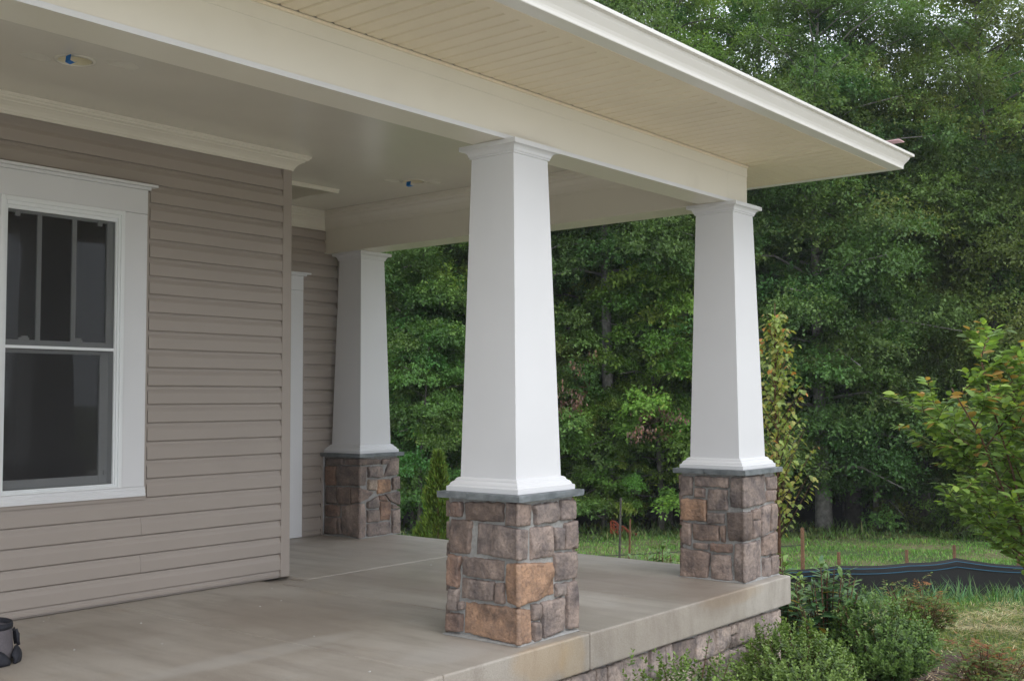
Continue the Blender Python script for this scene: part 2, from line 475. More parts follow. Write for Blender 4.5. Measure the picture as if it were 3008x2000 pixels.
def build_ground():
    a = np.concatenate([[-420, -200, -110, -70, -45, -32], np.arange(-24, 46, 0.5), [50, 58, 70, 90, 130, 220, 420]])
    b = np.concatenate([[-420, -200, -110, -70, -45, -32, -24], np.arange(-16, 40, 0.5), [44, 52, 65, 90, 130, 220, 420]])
    X, Y = np.meshgrid(a, b, indexing='ij'); Z = land_rough(X, Y)
    V = np.stack([X, Y, Z], -1).reshape(-1, 3); n, m = X.shape
    idx = np.arange(n*m).reshape(n, m)
    F = np.stack([idx[:-1, :-1], idx[1:, :-1], idx[1:, 1:], idx[:-1, 1:]], -1).reshape(-1, 4)
    o = link('ground', fast_mesh('ground', V, F, GROUND, smooth=True)); tag(o, kind='structure')
    # woodland floor: dark litter sheet beginning at the treeline
    ss = np.concatenate([np.arange(27.0, 40, 1.0), [44, 50, 60, 75, 100]]); tt = np.arange(-40, 60, 2.0)
    A, B = np.meshgrid(ss, tt, indexing='ij')
    A = A + np.where(A < 28, 0.5*np.sin(B*1.1)+0.4*np.sin(B*2.7), 0)
    X = CAM[0]+A*math.cos(YAW)-B*math.sin(YAW); Y = CAM[1]+A*math.sin(YAW)+B*math.cos(YAW)
    Z = land_rough(X, Y)+0.05
    idx = np.arange(A.size).reshape(A.shape)
    F = np.stack([idx[:-1, :-1], idx[1:, :-1], idx[1:, 1:], idx[:-1, 1:]], -1).reshape(-1, 4)
    o = link('woodland_floor', fast_mesh('woodland_floor', np.stack([X, Y, Z], -1).reshape(-1, 3), F, LITTER, smooth=True)); tag(o, kind='structure')
    # planting bed of dark mulch round the front corner of the porch
    pts = []
    for k in range(64):
        t = 2*math.pi*k/64
        cx, cy, rx, ry = -1.2, -0.55, 4.1, 1.55
        r = 1+0.05*math.sin(3*t+1)+0.04*math.sin(7*t)
        pts.append((cx+rx*r*math.cos(t), cy+ry*r*math.sin(t)))
    rings = 14; V = []; F = []
    for i in range(rings+1):
        f = i/rings
        for (px, py) in pts:
            x = -1.2+(px+1.2)*f; y = -0.55+(py+0.55)*f
            V.append((x, y, float(land_rough(x, y))+0.05*(1-f**6)-0.01+0.012*math.sin(9*x+4*y)*math.sin(7*y-3*x)))
    for i in range(rings):
        for k in range(64):
            a0 = i*64+k; b0 = i*64+(k+1) % 64
            F.append((a0, a0+64, b0+64, b0))
    o = link('mulch_bed', fast_mesh('mulch_bed', V, F, MULCH, smooth=True)); tag(o, kind='structure')
build_ground()
def build_bounce_sheet():
    # unseen pale sheet added before the house to bounce light under the roof
    X, Y = np.meshgrid(np.arange(-26, 13, 1.0), np.arange(-19.0, -2.9, 1.0), indexing='ij')
    Z = land_rough(X, Y)+0.06
    idx = np.arange(X.size).reshape(X.shape)
    F = np.stack([idx[:-1, :-1], idx[1:, :-1], idx[1:, 1:], idx[:-1, 1:]], -1).reshape(-1, 4)
    o = link('bounce_sheet', fast_mesh('bounce_sheet', np.stack([X, Y, Z], -1).reshape(-1, 3), F, BOUNCE, smooth=True)); tag(o, kind='structure')
build_bounce_sheet()
# ------------------------------------------------------------------ porch floor
WY, XC = 2.2745, -1.814            # face of the front wall, its outer corner
W2 = 3.831                         # face of the recessed wall
FX, FY, FT = 0.2482, -0.3173, 0.183   # slab edge and thickness
ZB, ZT, ZC = 2.4413, 2.7169, 2.80     # underside of the beams, soffit level, porch ceiling
LX = -8.0                          # where the porch ends to the left, out of the picture

def build_floor():
    core = MB(); core.box(LX, FX-0.03, FY+0.03, 3.83, -FT+0.01, -0.02)
    floor = core.obj('porch_floor', CONC); tag(floor, kind='structure')
    g = 0.004
    cuts = [(LX, -3.10, FY, WY, 0), (-3.10+0.001, -2.03-g, FY, WY, 0), (-2.03+g, FX, FY, 2.08-g, 0), (-1.80, FX, 2.08+g, W2+0.02, 0)]
    for x0, x1, y0, y1, _ in cuts:
        MB().box(x0, x1, y0, y1, -FT, 0).obj('concrete_slab', CONC, floor, bevel=0.009)
    bits = MB(); random.seed(3)
    for _ in range(26):           # plaster crumbs lying about on the slab
        x = random.uniform(-4.4, -0.6); y = random.uniform(-0.1, 2.2); r = random.uniform(0.0015, 0.004)
        bits.box(x-r, x+r, y-r*.7, y+r*.7, 0.0005, r*0.9)
    o = bits.obj('plaster_crumbs', WHITE); tag(o, 'white plaster crumbs scattered over the porch floor', kind='stuff')
build_floor()

# ------------------------------------------------------------------ split stones
STONE_COL = {'b': (0.290, 0.243, 0.220), 'd': (0.212, 0.176, 0.158), 'o': (0.36, 0.245, 0.175), 'r': (0.275, 0.197, 0.160), 'g': (0.265, 0.228, 0.210), 'p': (0.42, 0.35, 0.29), 'k': (0.43, 0.375, 0.345)}

def stone_grid(poly, rng, cell=0.0105):
    """poly of 4 or 6 (u,z) points -> grid of (u, z, depth): a pitched face made of a few cut planes"""
    poly = [np.array(p, float) for p in poly]; cm = np.mean(poly, axis=0)
    poly = [p+0.0015*np.sign(p-cm)*np.array([0.0 if (len(poly) == 6 and i in (1, 4)) else 1.0, 1.0]) for i, p in enumerate(poly)]
    if len(poly) == 4: top = [poly[0], poly[1]]; bot = [poly[3], poly[2]]
    else: top = poly[0:3]; bot = [poly[5], poly[4], poly[3]]
    K = 0.5
    if len(poly) == 6:
        l0 = np.linalg.norm(top[1]-top[0]); l1 = np.linalg.norm(top[2]-top[1]); K = l0/(l0+l1)
    def along(line, t):
        if len(line) == 2: return line[0]*(1-t)+line[1]*t
        k = K
        return line[0]*(1-t/k)+line[1]*(t/k) if t < k else line[1]*(1-(t-k)/(1-k))+line[2]*((t-k)/(1-k))
    w = abs(top[-1][0]-top[0][0]); h = max(abs(top[0][1]-bot[0][1]), abs(top[-1][1]-bot[-1][1]))
    def par(ext):
        e = min(0.14, 0.006/max(ext, 0.02)); n = max(3, int(ext/cell))
        return np.concatenate([[0, e*0.4, e], np.linspace(e, 1-e, n+1)[1:-1], [1-e, 1-e*0.4, 1]])
    us = par(w); vs = par(h)
    if len(poly) == 6:
        e = 0.0065/w; us = np.unique(np.concatenate([us[np.abs(us-K) > e*1.5], [K-e, K-e*0.5, K, K+e*0.5, K+e]]))
    ph = rng.uniform(0, 6.28, 8); sd = rng.uniform(0, 100, 3)
    dep = rng.uniform(0.015, 0.024)
    # cut planes: depth is the lowest of several tilted planes over the face
    c0 = np.mean(poly, axis=0); planes = []
    for _ in range(rng.integers(4, 8)):
        a = rng.uniform(0, 6.28); g = rng.uniform(0.02, 0.42); d = np.array([math.cos(a), math.sin(a)])
        reach = 0.5*(abs(d[0])*w+abs(d[1])*h)*rng.uniform(0.35, 0.85)
        planes.append((d, g, reach))
    out = np.zeros((len(us), len(vs), 3))
    for i, s in enumerate(us):
        T_, B_ = along(top, s), along(bot, s)
        for j, t in enumerate(vs):
            p = T_*(1-t)+B_*t
            ex = min(s, 1-s)*w; ez = min(t, 1-t)*h
            q = Vector((p[0]*26+sd[0], p[1]*26+sd[1], sd[2]))
            n1 = mnoise.noise(q*0.6); n2 = mnoise.noise(q*1.7); n3 = mnoise.noise(q*4.2)
            # ragged outline
            f = max(0, 1-min(ex, ez)/0.02)
            p = p+np.array([mnoise.noise(Vector((p[1]*30+sd[0], s*2, sd[1])))*(2*s-1), mnoise.noise(Vector((p[0]*30+sd[2], t*2, sd[0])))*(2*t-1)])*0.007*f
            r = 0.010
            if ex < r and ez < r:
                d = math.hypot(r-ex, r-ez)
                if d > r:
                    k = r/d; p = p+np.array([(1 if s < 0.5 else -1)*(r-ex)*(1-k), (-1 if t < 0.5 else 1)*(r-ez)*(1-k)])
            dd = dep+0.006+0.0035*n1
            for d, g, reach in planes:
                over = (p-c0)@d-reach
                if over > 0: dd = min(dd, dep+0.006+0.0035*n1-g*over)
            dd += 0.0022*n2+0.0013*n3-0.0035*max(0, 0.25-abs(n2))*2
            dd = max(dd, 0.006)
            em = min(ex, ez); prof = min(1, em/0.006); prof = math.sqrt(max(0, 1-(1-prof)**2))
            out[i, j] = (p[0], p[1], -0.006+(dd+0.006)*prof)
    return out

def stone_mesh(name, poly, rng, place, mat=STONE, cell=0.0105):
    g = stone_grid(poly, rng, cell)
    n, m = g.shape[:2]
    V = [place(*g[i, j]) for i in range(n) for j in range(m)]
    F = [(i*m+j, i*m+j+1, (i+1)*m+j+1, (i+1)*m+j) for i in range(n-1) for j in range(m-1)]
    me = mesh(name, V, F, mat)
    me.polygons.foreach_set('use_smooth', [True]*len(me.polygons))
    return me

def random_course(rng, u0, u1, z0, z1):
    """random ashlar layout filling a rectangle"""
    out = []; z = z1
    while z-z0 > 0.03:
        h = rng.uniform(0.09, 0.17)
        if z-h-z0 < 0.07: h = z-z0
        u = u0
        while u1-u > 0.02:
            w = rng.uniform(0.08, 0.26)
            if u1-u-w < 0.07: w = u1-u
            g = 0.006
            if h > 0.13 and rng.random() < 0.4 and w < 0.16:
                k = rng.uniform(0.4, 0.6)
                out.append([(u+g, z-g), (u+w-g, z-g), (u+w-g, z-h*k+g), (u+g, z-h*k+g)])
                out.append([(u+g, z-h*k-g), (u+w-g, z-h*k-g), (u+w-g, z-h+g), (u+g, z-h+g)])
            else:
                j = rng.uniform(-0.008, 0.008, 4)
                out.append([(u+g, z-g+j[0]), (u+w-g, z-g+j[1]), (u+w-g, z-h+g+j[2]), (u+g, z-h+g+j[3])])
            u += w
        z -= h
    return out

# ------------------------------------------------------------------ porch columns
# stone outlines of the two seen faces of each pier, unrolled: (distance from the front arris, height) in metres
PIER_STONES = {
 '1': [
  ('r',[(-.429,.654),(-.352,.658),(-.359,.584),(-.435,.58)]),
  ('d',[(-.335,.659),(-.088,.668),(-.095,.576),(-.329,.569)]),
  ('b',[(-.071,.668),(.0,.67),(.115,.655),(.109,.559),(.0,.562),(-.078,.561)]),
  ('b',[(.122,.651),(.321,.657),(.326,.559),(.135,.558)]),
  ('b',[(.335,.66),(.467,.651),(.469,.556),(.339,.561)]),
  ('d',[(-.433,.568),(-.291,.568),(-.311,.405),(-.442,.403)]),
  ('b',[(-.257,.564),(.0,.55),(.092,.536),(.078,.4),(.0,.403),(-.266,.411)]),
  ('b',[(.104,.547),(.269,.542),(.282,.391),(.1,.393)]),
  ('g',[(.285,.534),(.367,.517),(.354,.414),(.295,.422)]),
  ('b',[(.374,.542),(.473,.549),(.473,.412),(.368,.414)]),
  ('r',[(-.447,.396),(-.364,.388),(-.383,.236),(-.456,.242)]),
  ('g',[(-.351,.391),(-.091,.393),(-.097,.297),(-.354,.3)]),
  ('o',[(-.071,.38),(.0,.388),(.286,.362),(.287,.207),(.0,.188),(-.074,.202)]),
  ('b',[(.284,.404),(.473,.396),(.473,.263),(.299,.266)]),
  ('g',[(-.36,.287),(-.149,.286),(-.156,.194),(-.364,.191)]),
  ('b',[(-.142,.285),(-.089,.286),(-.09,.189),(-.143,.189)]),
  ('g',[(-.442,.226),(-.382,.231),(-.386,.122),(-.45,.121)]),
  ('g',[(-.375,.171),(-.346,.171),(-.349,.13),(-.377,.13)]),
  ('r',[(-.453,.103),(-.354,.112),(-.358,.025),(-.463,.014)]),
  ('o',[(-.339,.172),(.0,.177),(.098,.16),(.09,.007),(.0,.008),(-.348,.023)]),
  ('g',[(.106,.182),(.175,.174),(.172,.098),(.108,.105)]),
  ('g',[(.111,.097),(.168,.09),(.161,.004),(.11,.007)]),
  ('b',[(.179,.178),(.359,.181),(.36,.018),(.183,.01)]),
  ('g',[(.293,.257),(.385,.251),(.368,.189),(.298,.193)]),
  ('b',[(.388,.251),(.473,.249),(.473,.015),(.382,.021)]),
 ],
 '2': [
  ('d',[(-.453,.652),(-.367,.654),(-.372,.532),(-.458,.524)]),
  ('b',[(-.35,.658),(-.103,.658),(-.106,.595),(-.349,.592)]),
  ('b',[(-.349,.583),(-.273,.58),(-.277,.52),(-.349,.523)]),
  ('b',[(-.086,.659),(.0,.666),(.318,.664),(.304,.479),(.0,.468),(-.096,.474)]),
  ('g',[(-.256,.578),(-.115,.581),(-.113,.449),(-.256,.441)]),
  ('b',[(.325,.647),(.468,.649),(.458,.56),(.337,.563)]),
  ('b',[(.329,.559),(.458,.556),(.45,.485),(.319,.488)]),
  ('o',[(-.453,.507),(-.266,.51),(-.264,.37),(-.457,.371)]),
  ('d',[(-.26,.427),(-.136,.428),(-.141,.365),(-.259,.359)]),
  ('d',[(-.121,.439),(.0,.445),(.11,.438),(.093,.265),(.0,.262),(-.109,.262)]),
  ('b',[(.12,.447),(.229,.455),(.22,.385),(.123,.388)]),
  ('b',[(.24,.457),(.364,.468),(.357,.292),(.23,.271)]),
  ('b',[(.374,.469),(.46,.469),(.456,.297),(.368,.295)]),
  ('b',[(.12,.382),(.222,.378),(.22,.272),(.113,.269)]),
  ('g',[(-.45,.356),(-.38,.349),(-.387,.203),(-.455,.219)]),
  ('d',[(-.368,.35),(-.178,.352),(-.18,.25),(-.37,.242)]),
  ('d',[(-.169,.352),(-.13,.356),(-.134,.247),(-.168,.251)]),
  ('b',[(-.366,.226),(-.255,.231),(-.259,.189),(-.37,.192)]),
  ('r',[(-.241,.232),(-.084,.235),(-.088,.183),(-.241,.179)]),
  ('b',[(-.46,.186),(-.242,.172),(-.266,.008),(-.466,.004)]),
  ('b',[(-.232,.163),(-.099,.169),(-.091,.008),(-.24,.004)]),
  ('b',[(-.063,.246),(.0,.248),(.237,.25),(.236,.014),(.0,.005),(-.076,.007)]),
  ('b',[(.252,.262),(.459,.283),(.47,.138),(.251,.145)]),
  ('b',[(.259,.128),(.351,.127),(.347,.004),(.258,.009)]),
  ('b',[(.367,.132),(.47,.131),(.473,.008),(.362,.008)]),
 ],
 '3': [
  ('d',[(-.431,.656),(-.212,.663),(-.211,.608),(-.431,.601)]),
  ('d',[(-.201,.662),(.0,.667),(.246,.653),(.241,.613),(.0,.615),(-.201,.609)]),
  ('r',[(-.431,.592),(-.302,.595),(-.304,.429),(-.43,.427)]),
  ('d',[(-.288,.596),(.0,.602),(.073,.599),(.069,.442),(.0,.442),(-.293,.429)]),
  ('d',[(-.43,.415),(-.287,.42),(-.288,.276),(-.429,.271)]),
  ('d',[(-.274,.419),(-.109,.421),(-.109,.281),(-.275,.271)]),
  ('b',[(-.098,.421),(.0,.426),(.157,.372),(.084,.331),(.0,.304),(-.096,.292)]),
  ('r',[(-.429,.26),(-.248,.265),(-.258,.169),(-.428,.162)]),
  ('b',[(-.231,.259),(.0,.293),(.055,.286),(.066,.005),(.0,.005),(-.213,.022)]),
  ('d',[(-.43,.149),(-.282,.158),(-.285,.016),(-.438,.012)]),
  ('d',[(-.269,.157),(-.239,.159),(-.224,.024),(-.271,.021)]),
  ('b',[(.256,.653),(.349,.654),(.318,.609),(.251,.614)]),
  ('b',[(.36,.658),(.463,.659),(.455,.512),(.277,.499)]),
  ('g',[(.095,.596),(.261,.593),(.261,.493),(.099,.51)]),
  ('p',[(.099,.489),(.197,.482),(.193,.39),(.092,.404)]),
  ('o',[(.207,.481),(.369,.476),(.366,.371),(.206,.356)]),
  ('g',[(.381,.486),(.466,.495),(.468,.387),(.384,.381)]),
  ('g',[(.293,.35),(.473,.364),(.473,.243),(.366,.285)]),
  ('r',[(.226,.343),(.288,.343),(.324,.292),(.228,.306)]),
  ('g',[(.085,.299),(.216,.339),(.226,.24),(.09,.247)]),
  ('r',[(.236,.295),(.361,.284),(.361,.122),(.242,.133)]),
  ('g',[(.376,.266),(.468,.233),(.468,.224),(.377,.216)]),
  ('g',[(.085,.233),(.235,.221),(.235,.125),(.09,.127)]),
  ('b',[(.38,.204),(.473,.216),(.473,.004),(.382,.004)]),
  ('b',[(.09,.116),(.361,.113),(.375,.009),(.091,.007)]),
 ],
}
PW = 0.2315
def pier_place(c):
    """unrolled coordinate (u, z, depth) on the two seen faces -> point; u<0 faces -X, u>0 faces -Y"""
    r = 0.006
    def f(u, z, d):
        core = PW-0.012
        if u < -r: return (-core-d, -core+(-u)-0.012-min(0, 0)*0, z)
        if u > r: return (-core+u-0.012, -core-d, z)
        t = (u+r)/(2*r)*math.pi/2
        # round the arris; depth pushes along the blended normal
        cx = -core+r-0.012; cy = -core+r-0.012
        R = d+r-0.002
        return (cx-math.cos(t)*R, cy-math.sin(t)*R, z)
    return f
def pier_place_back(u, z, d):
    core = PW-0.012
    return (core+d, u, z)
def pier_place_far(u, z, d):
    core = PW-0.012
    return (-u, core+d, z)

def build_column(key, loc, label, seed, back=True):
    rng = np.random.default_rng(seed)
    c = thing('porch_column', label, 'porch column', loc, 'tapered porch columns on stone piers')
    pier = MB().box(-PW+.012, PW-.012, -PW+.012, PW-.012, 0, 0.676).obj('pier_core', MORTAR, c)
    for k, poly in PIER_STONES[key]:
        o = link('stone', stone_mesh('stone', poly, rng, pier_place(c)), pier)
        b = STONE_COL[k]; f = rng.uniform(0.88, 1.12); h = rng.uniform(-0.012, 0.012)
        o.color = (b[0]*f+h, b[1]*f, b[2]*f-h*0.6, 1)
    if back:
        for pl in (pier_place_back, pier_place_far):
            for poly in random_course(rng, -PW+0.005, PW-0.005, 0.006, 0.67):
                if True:
                    o = link('stone', stone_mesh('stone', poly, rng, pl, cell=0.02), pier)
                    b = STONE_COL[rng.choice(['b', 'b', 'd', 'g', 'r', 'o'])]; o.color = (*b, 1)
    # mortar fillet where the pier meets the floor
    MB().rings([(PW+0.012, 0.001), (PW+0.004, 0.009), (PW-0.008, 0.014)]).obj('mortar_bed', MORTAR, pier)
    # bluestone slab in two pieces with riven edges
    def slab(x0, x1, y0, y1):
        b = MB(); n = 10; z0, z1 = 0.6763, 0.7075
        per = [(x0+(x1-x0)*i/n, y0) for i in range(n)]+[(x1, y0+(y1-y0)*i/n) for i in range(n)]+[(x1-(x1-x0)*i/n, y1) for i in range(n)]+[(x0, y1-(y1-y0)*i/n) for i in range(n)]
        N = len(per)
        for z, k in ((z0, 1), (z0+.012, 0.4), (z1-.006, 0.25), (z1, 0.8)):
            for (x, y) in per:
                ins = lambda: k*abs(rng.normal(0, 0.003))
                b.v.append((x+(ins() if x <= x0+1e-6 else -ins() if x >= x1-1e-6 else 0), y+(ins() if y <= y0+1e-6 else -ins() if y >= y1-1e-6 else 0), z))
        for q in range(3):
            for i in range(N):
                j = (i+1) % N; b.f.append((q*N+i, q*N+j, (q+1)*N+j, (q+1)*N+i))
        b.f.append(tuple(range(N))[::-1]); b.f.append(tuple(range(3*N, 4*N)))
        return b
    SW = 0.2646
    split = {'1': 0.062, '2': 0.03, '3': None}[key]
    if split is None:
        slab(-SW, SW, -SW, SW-0.03).obj('slab_cap', SLATE, c)
    else:
        slab(-SW, SW, -SW, split-0.0015).obj('slab_cap', SLATE, c); slab(-SW, SW, split+0.0015, SW).obj('slab_cap', SLATE, c)
    # tapered shaft, base moulding and cap
    sh = MB().rings([(0.1805, 0.73), (0.1375, 2.40)]).obj('shaft', WHITE, c, bevel=0.0015)
    MB().rings([(0.2298, 0.7085), (0.2298, 0.732), (0.222, 0.7345), (0.2185, 0.738), (0.217, 0.745), (0.211, 0.752), (0.203, 0.757), (0.1985, 0.7605), (0.1975, 0.766), (0.192, 0.772), (0.184, 0.776), (0.175, 0.777)]).obj('base_moulding', WHITE, c)
    MB().rings([(0.134, 2.376), (0.1445, 2.377), (0.1465, 2.381), (0.1445, 2.386), (0.149, 2.388), (0.1505, 2.392), (0.153, 2.401), (0.160, 2.409), (0.168, 2.414), (0.1795, 2.4145), (0.1839, 2.4165), (0.1839, 2.4395), (0.150, 2.440)]).obj('cap_moulding', WHITE, c)
    return c

build_column('1', (-2.2613, 0, 0), 'nearest white tapered column on a stone pier with large orange corner stones', 11)
build_column('2', (0.0, 0.0, 0), 'white tapered column at the porch corner, right of the nearest one', 12)
build_column('3', (0.0665, 3.5913, 0), 'shaded white tapered column against the siding at the back of the porch', 13, back=False)

# ------------------------------------------------------------------ stone veneer below the slab
def build_foundation():
    rng = np.random.default_rng(5)
    t = thing('foundation_wall', 'pinkish grey stone veneer below the edge of the porch slab', 'stone wall', (0, 0, -0.19))
    core = MB().box(LX, FX-0.062, FY+0.062, 3.80, -1.2, 0.004).obj('mortar_core', MORTAR, t)
    def front(u, z, d): return (u, FY+0.062-d, z)
    def side(u, z, d): return (FX-0.062+d, u, z)
    polys = [(p, front) for p in random_course(rng, -4.0, FX-0.07, -0.66, -0.012)]+[(p, side) for p in random_course(rng, FY+0.07, 3.7, -0.66, -0.012)]
    for poly, pl in polys:
        o = link('stone', stone_mesh('stone', poly, rng, pl, cell=0.013), core)
        b = STONE_COL['k'] if rng.random() < 0.75 else STONE_COL[rng.choice(['b', 'g', 'p'])]; f = rng.uniform(0.9, 1.12); o.color = (b[0]*f, b[1]*f, b[2]*f, 1)
build_foundation()

# ------------------------------------------------------------------ house
house = thing('house', 'taupe sided house with a white trimmed porch roof, window and beams', 'house', (-4.0, WY, 0))
HL = Vector((-4.0, WY, 0))
def part(mb, name, mat, parent=house, bevel=0.0, smooth=False):
    o = mb.obj(name, mat, parent, bevel, smooth)
    if parent is house: o.location = -HL
    return o

E0, EXP = 0.052, 0.1091
def board_profile(k, y):
    """lap board k with its face near y; profile (y,z), outward is -y"""
    z0 = E0+EXP*k
    return [(y+0.0085, z0+0.001), (y-0.010, z0), (y-0.012, z0+0.002), (y-0.0115, z0+0.062), (y-0.0075, z0+0.073), (y-0.001, z0+0.086), (y+0.0005, z0+EXP-0.0075), (y+0.0075, z0+EXP-0.006), (y+0.0075, z0+EXP+0.004), (y+0.0085, z0+EXP+0.004)]
def board_bottom(y):
    return [(y+0.008, 0.012), (y-0.004, 0.012), (y-0.0045, 0.026), (y-0.001, 0.030), (y-0.0005, 0.04), (y+0.003, 0.05), (y+0.008, 0.058)]
_bm = {}
def boards(parent, segs, y, name='siding_board'):
    """segs: list of (k, x0, x1); equal lengths share mesh data"""
    for k, x0, x1 in segs:
        L = round(x1-x0, 4)
        top = (k == 'top')
        kk = 24 if top else k
        key = (L, k == 'start', top, y)
        if key not in _bm:
            prof = board_bottom(0) if k == 'start' else [(p, q-E0) for p, q in board_profile(0, 0)]
            if top: prof = [(p, min(q, 0.036)) for p, q in prof[:4]]+[(0.008, 0.036)]
            _bm[key] = MB().prism(prof, 'x', 0, L).mesh('siding_board', SIDING)
        o = link(name, _bm[key], parent)
        o.location = (x0, y, 0 if k == 'start' else E0+EXP*kk)

def build_walls():
    wall = MB()
    wx0 = LX
    # sheathing around the window opening (opening x -3.787..-3.053, z .62..2.40)
    y0, y1 = WY+0.009, WY+0.14
    wall.box(wx0, -3.80, y0, y1, 0, 3.2); wall.box(-3.04, XC+0.012, y0, y1, 0, 3.2)
    wall.box(-3.80, -3.04, y0, y1, 0, 0.64); wall.box(-3.80, -3.04, y0, y1, 2.28, 3.2)
    wall.box(XC-0.13, XC-0.002, y1, W2+0.14, 0, 3.2)                   # return wall
    front = part(wall, 'front_wall', SIDING)
    segs = [('start', wx0, -1.886)]
    wl_, wr_ = -3.96, -2.887                                            # board ends at the window's J-trim
    for k in range(24):
        z0 = E0+EXP*k
        if z0 >= 0.59 and z0 < 2.40:
            segs += [(k, wx0, wl_), (k, wr_+0.006, -1.886)]
        elif k in (1, 3):
            segs += [(k, wx0, -2.915), (k, -2.914, -1.886)]
        else: segs.append((k, wx0, -1.886))
    # the course cut by the window: below the sill and above the head
    boards(front, segs, WY)
    for o in front.children:
        if o.name.startswith('siding_board') and abs(o.location.x+2.914) < 1e-4: o.location.y -= 0.0015
    # pieces of the cut courses directly below sill and above head
    zc = E0+EXP*4   # 0.488.. course 4 reaches .597
    for (z0, z1, x0, x1) in ((E0+EXP*22+0.001, 2.452, wl_, wr_+0.006),):
        pass
    post = MB()
    post.box(-1.886, XC, WY-0.016, WY+0.012, 0.006, 2.72); post.box(XC-0.016, XC, WY+0.012, WY+0.07, 0.006, 2.72)
    part(post, 'corner_post', SIDING, bevel=0.003)
    # recessed wall with door trim
    w2 = MB()
    w2.box(XC-0.13, -1.47, W2+0.009, W2+0.14, 0, 3.2); w2.box(-0.53, 0.06, W2+0.009, W2+0.14, 0, 3.2); w2.box(-1.47, -0.53, W2+0.009, W2+0.14, 2.1, 3.2)
    w2.box(-0.08, 0.06, W2+0.14, 8.0, -1.5, 3.2)                       # side of the house running back
    rear = part(w2, 'recessed_wall', SIDING)
    s2 = [('start', -0.391, -0.190)]
    for k in range(24):
        z0 = E0+EXP*k
        s2.append((k, -0.391 if z0 < 2.2 else XC, -0.190 if z0+EXP < 0.76 else -0.012))
    boards(rear, s2, W2)
    MB().box(-0.190, -0.170, W2-0.014, W2+0.008, 0.004, 0.735).obj('trim_channel', SIDING, rear)
    MB().box(-0.169, -0.150, W2-0.010, W2+0.008, 0.004, 0.675).obj('backer_strip', WHITE, rear)
    MB().box(-0.0115, 0.03, W2-0.014, W2+0.008, 0.004, 2.70).obj('corner_trim', SIDING, rear)
    MB().box(-0.404, -0.392, W2-0.012, W2+0.008, 0.004, 2.22).obj('trim_channel', SIDING, rear)
    # door with its white casing
    door = MB()
    door.box(-1.45, -0.56, W2+0.03, W2+0.07, 0.02, 2.07)
    d = part(door, 'door', WHITE, bevel=0.003)
    for (a, b, c_, e) in ((-1.33, -1.06, 0.2, 0.9), (-0.95, -0.68, 0.2, 0.9), (-1.33, -1.06, 1.05, 1.92), (-0.95, -0.68, 1.05, 1.92)):
        MB().box(a, b, W2+0.018, W2+0.032, c_, e).obj('door_panel', WHITE, d, bevel=0.008)
    MB().box(-0.555, -0.405, W2-0.017, W2+0.03, 0.004, 2.095).obj('side_casing', WHITE, d, bevel=0.002)
    MB().box(-1.605, -1.455, W2-0.017, W2+0.03, 0.004, 2.095).obj('side_casing', WHITE, d, bevel=0.002)
    MB().box(-1.605, -0.405, W2-0.019, W2+0.03, 2.097, 2.22).obj('head_casing', WHITE, d, bevel=0.002)
    MB().box(-1.63, -0.377, W2-0.032, W2+0.02, 2.2215, 2.235).box(-1.66, -0.343, W2-0.05, W2+0.02, 2.2355, 2.25).obj('head_crown', WHITE, d, bevel=0.002)
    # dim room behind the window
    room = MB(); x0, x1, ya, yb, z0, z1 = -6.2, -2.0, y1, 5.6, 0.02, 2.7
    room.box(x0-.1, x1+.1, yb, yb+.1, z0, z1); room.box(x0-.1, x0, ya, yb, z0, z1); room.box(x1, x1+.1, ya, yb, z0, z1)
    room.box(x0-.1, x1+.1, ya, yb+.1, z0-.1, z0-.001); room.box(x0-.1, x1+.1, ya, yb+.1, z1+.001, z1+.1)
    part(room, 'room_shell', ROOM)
build_walls()

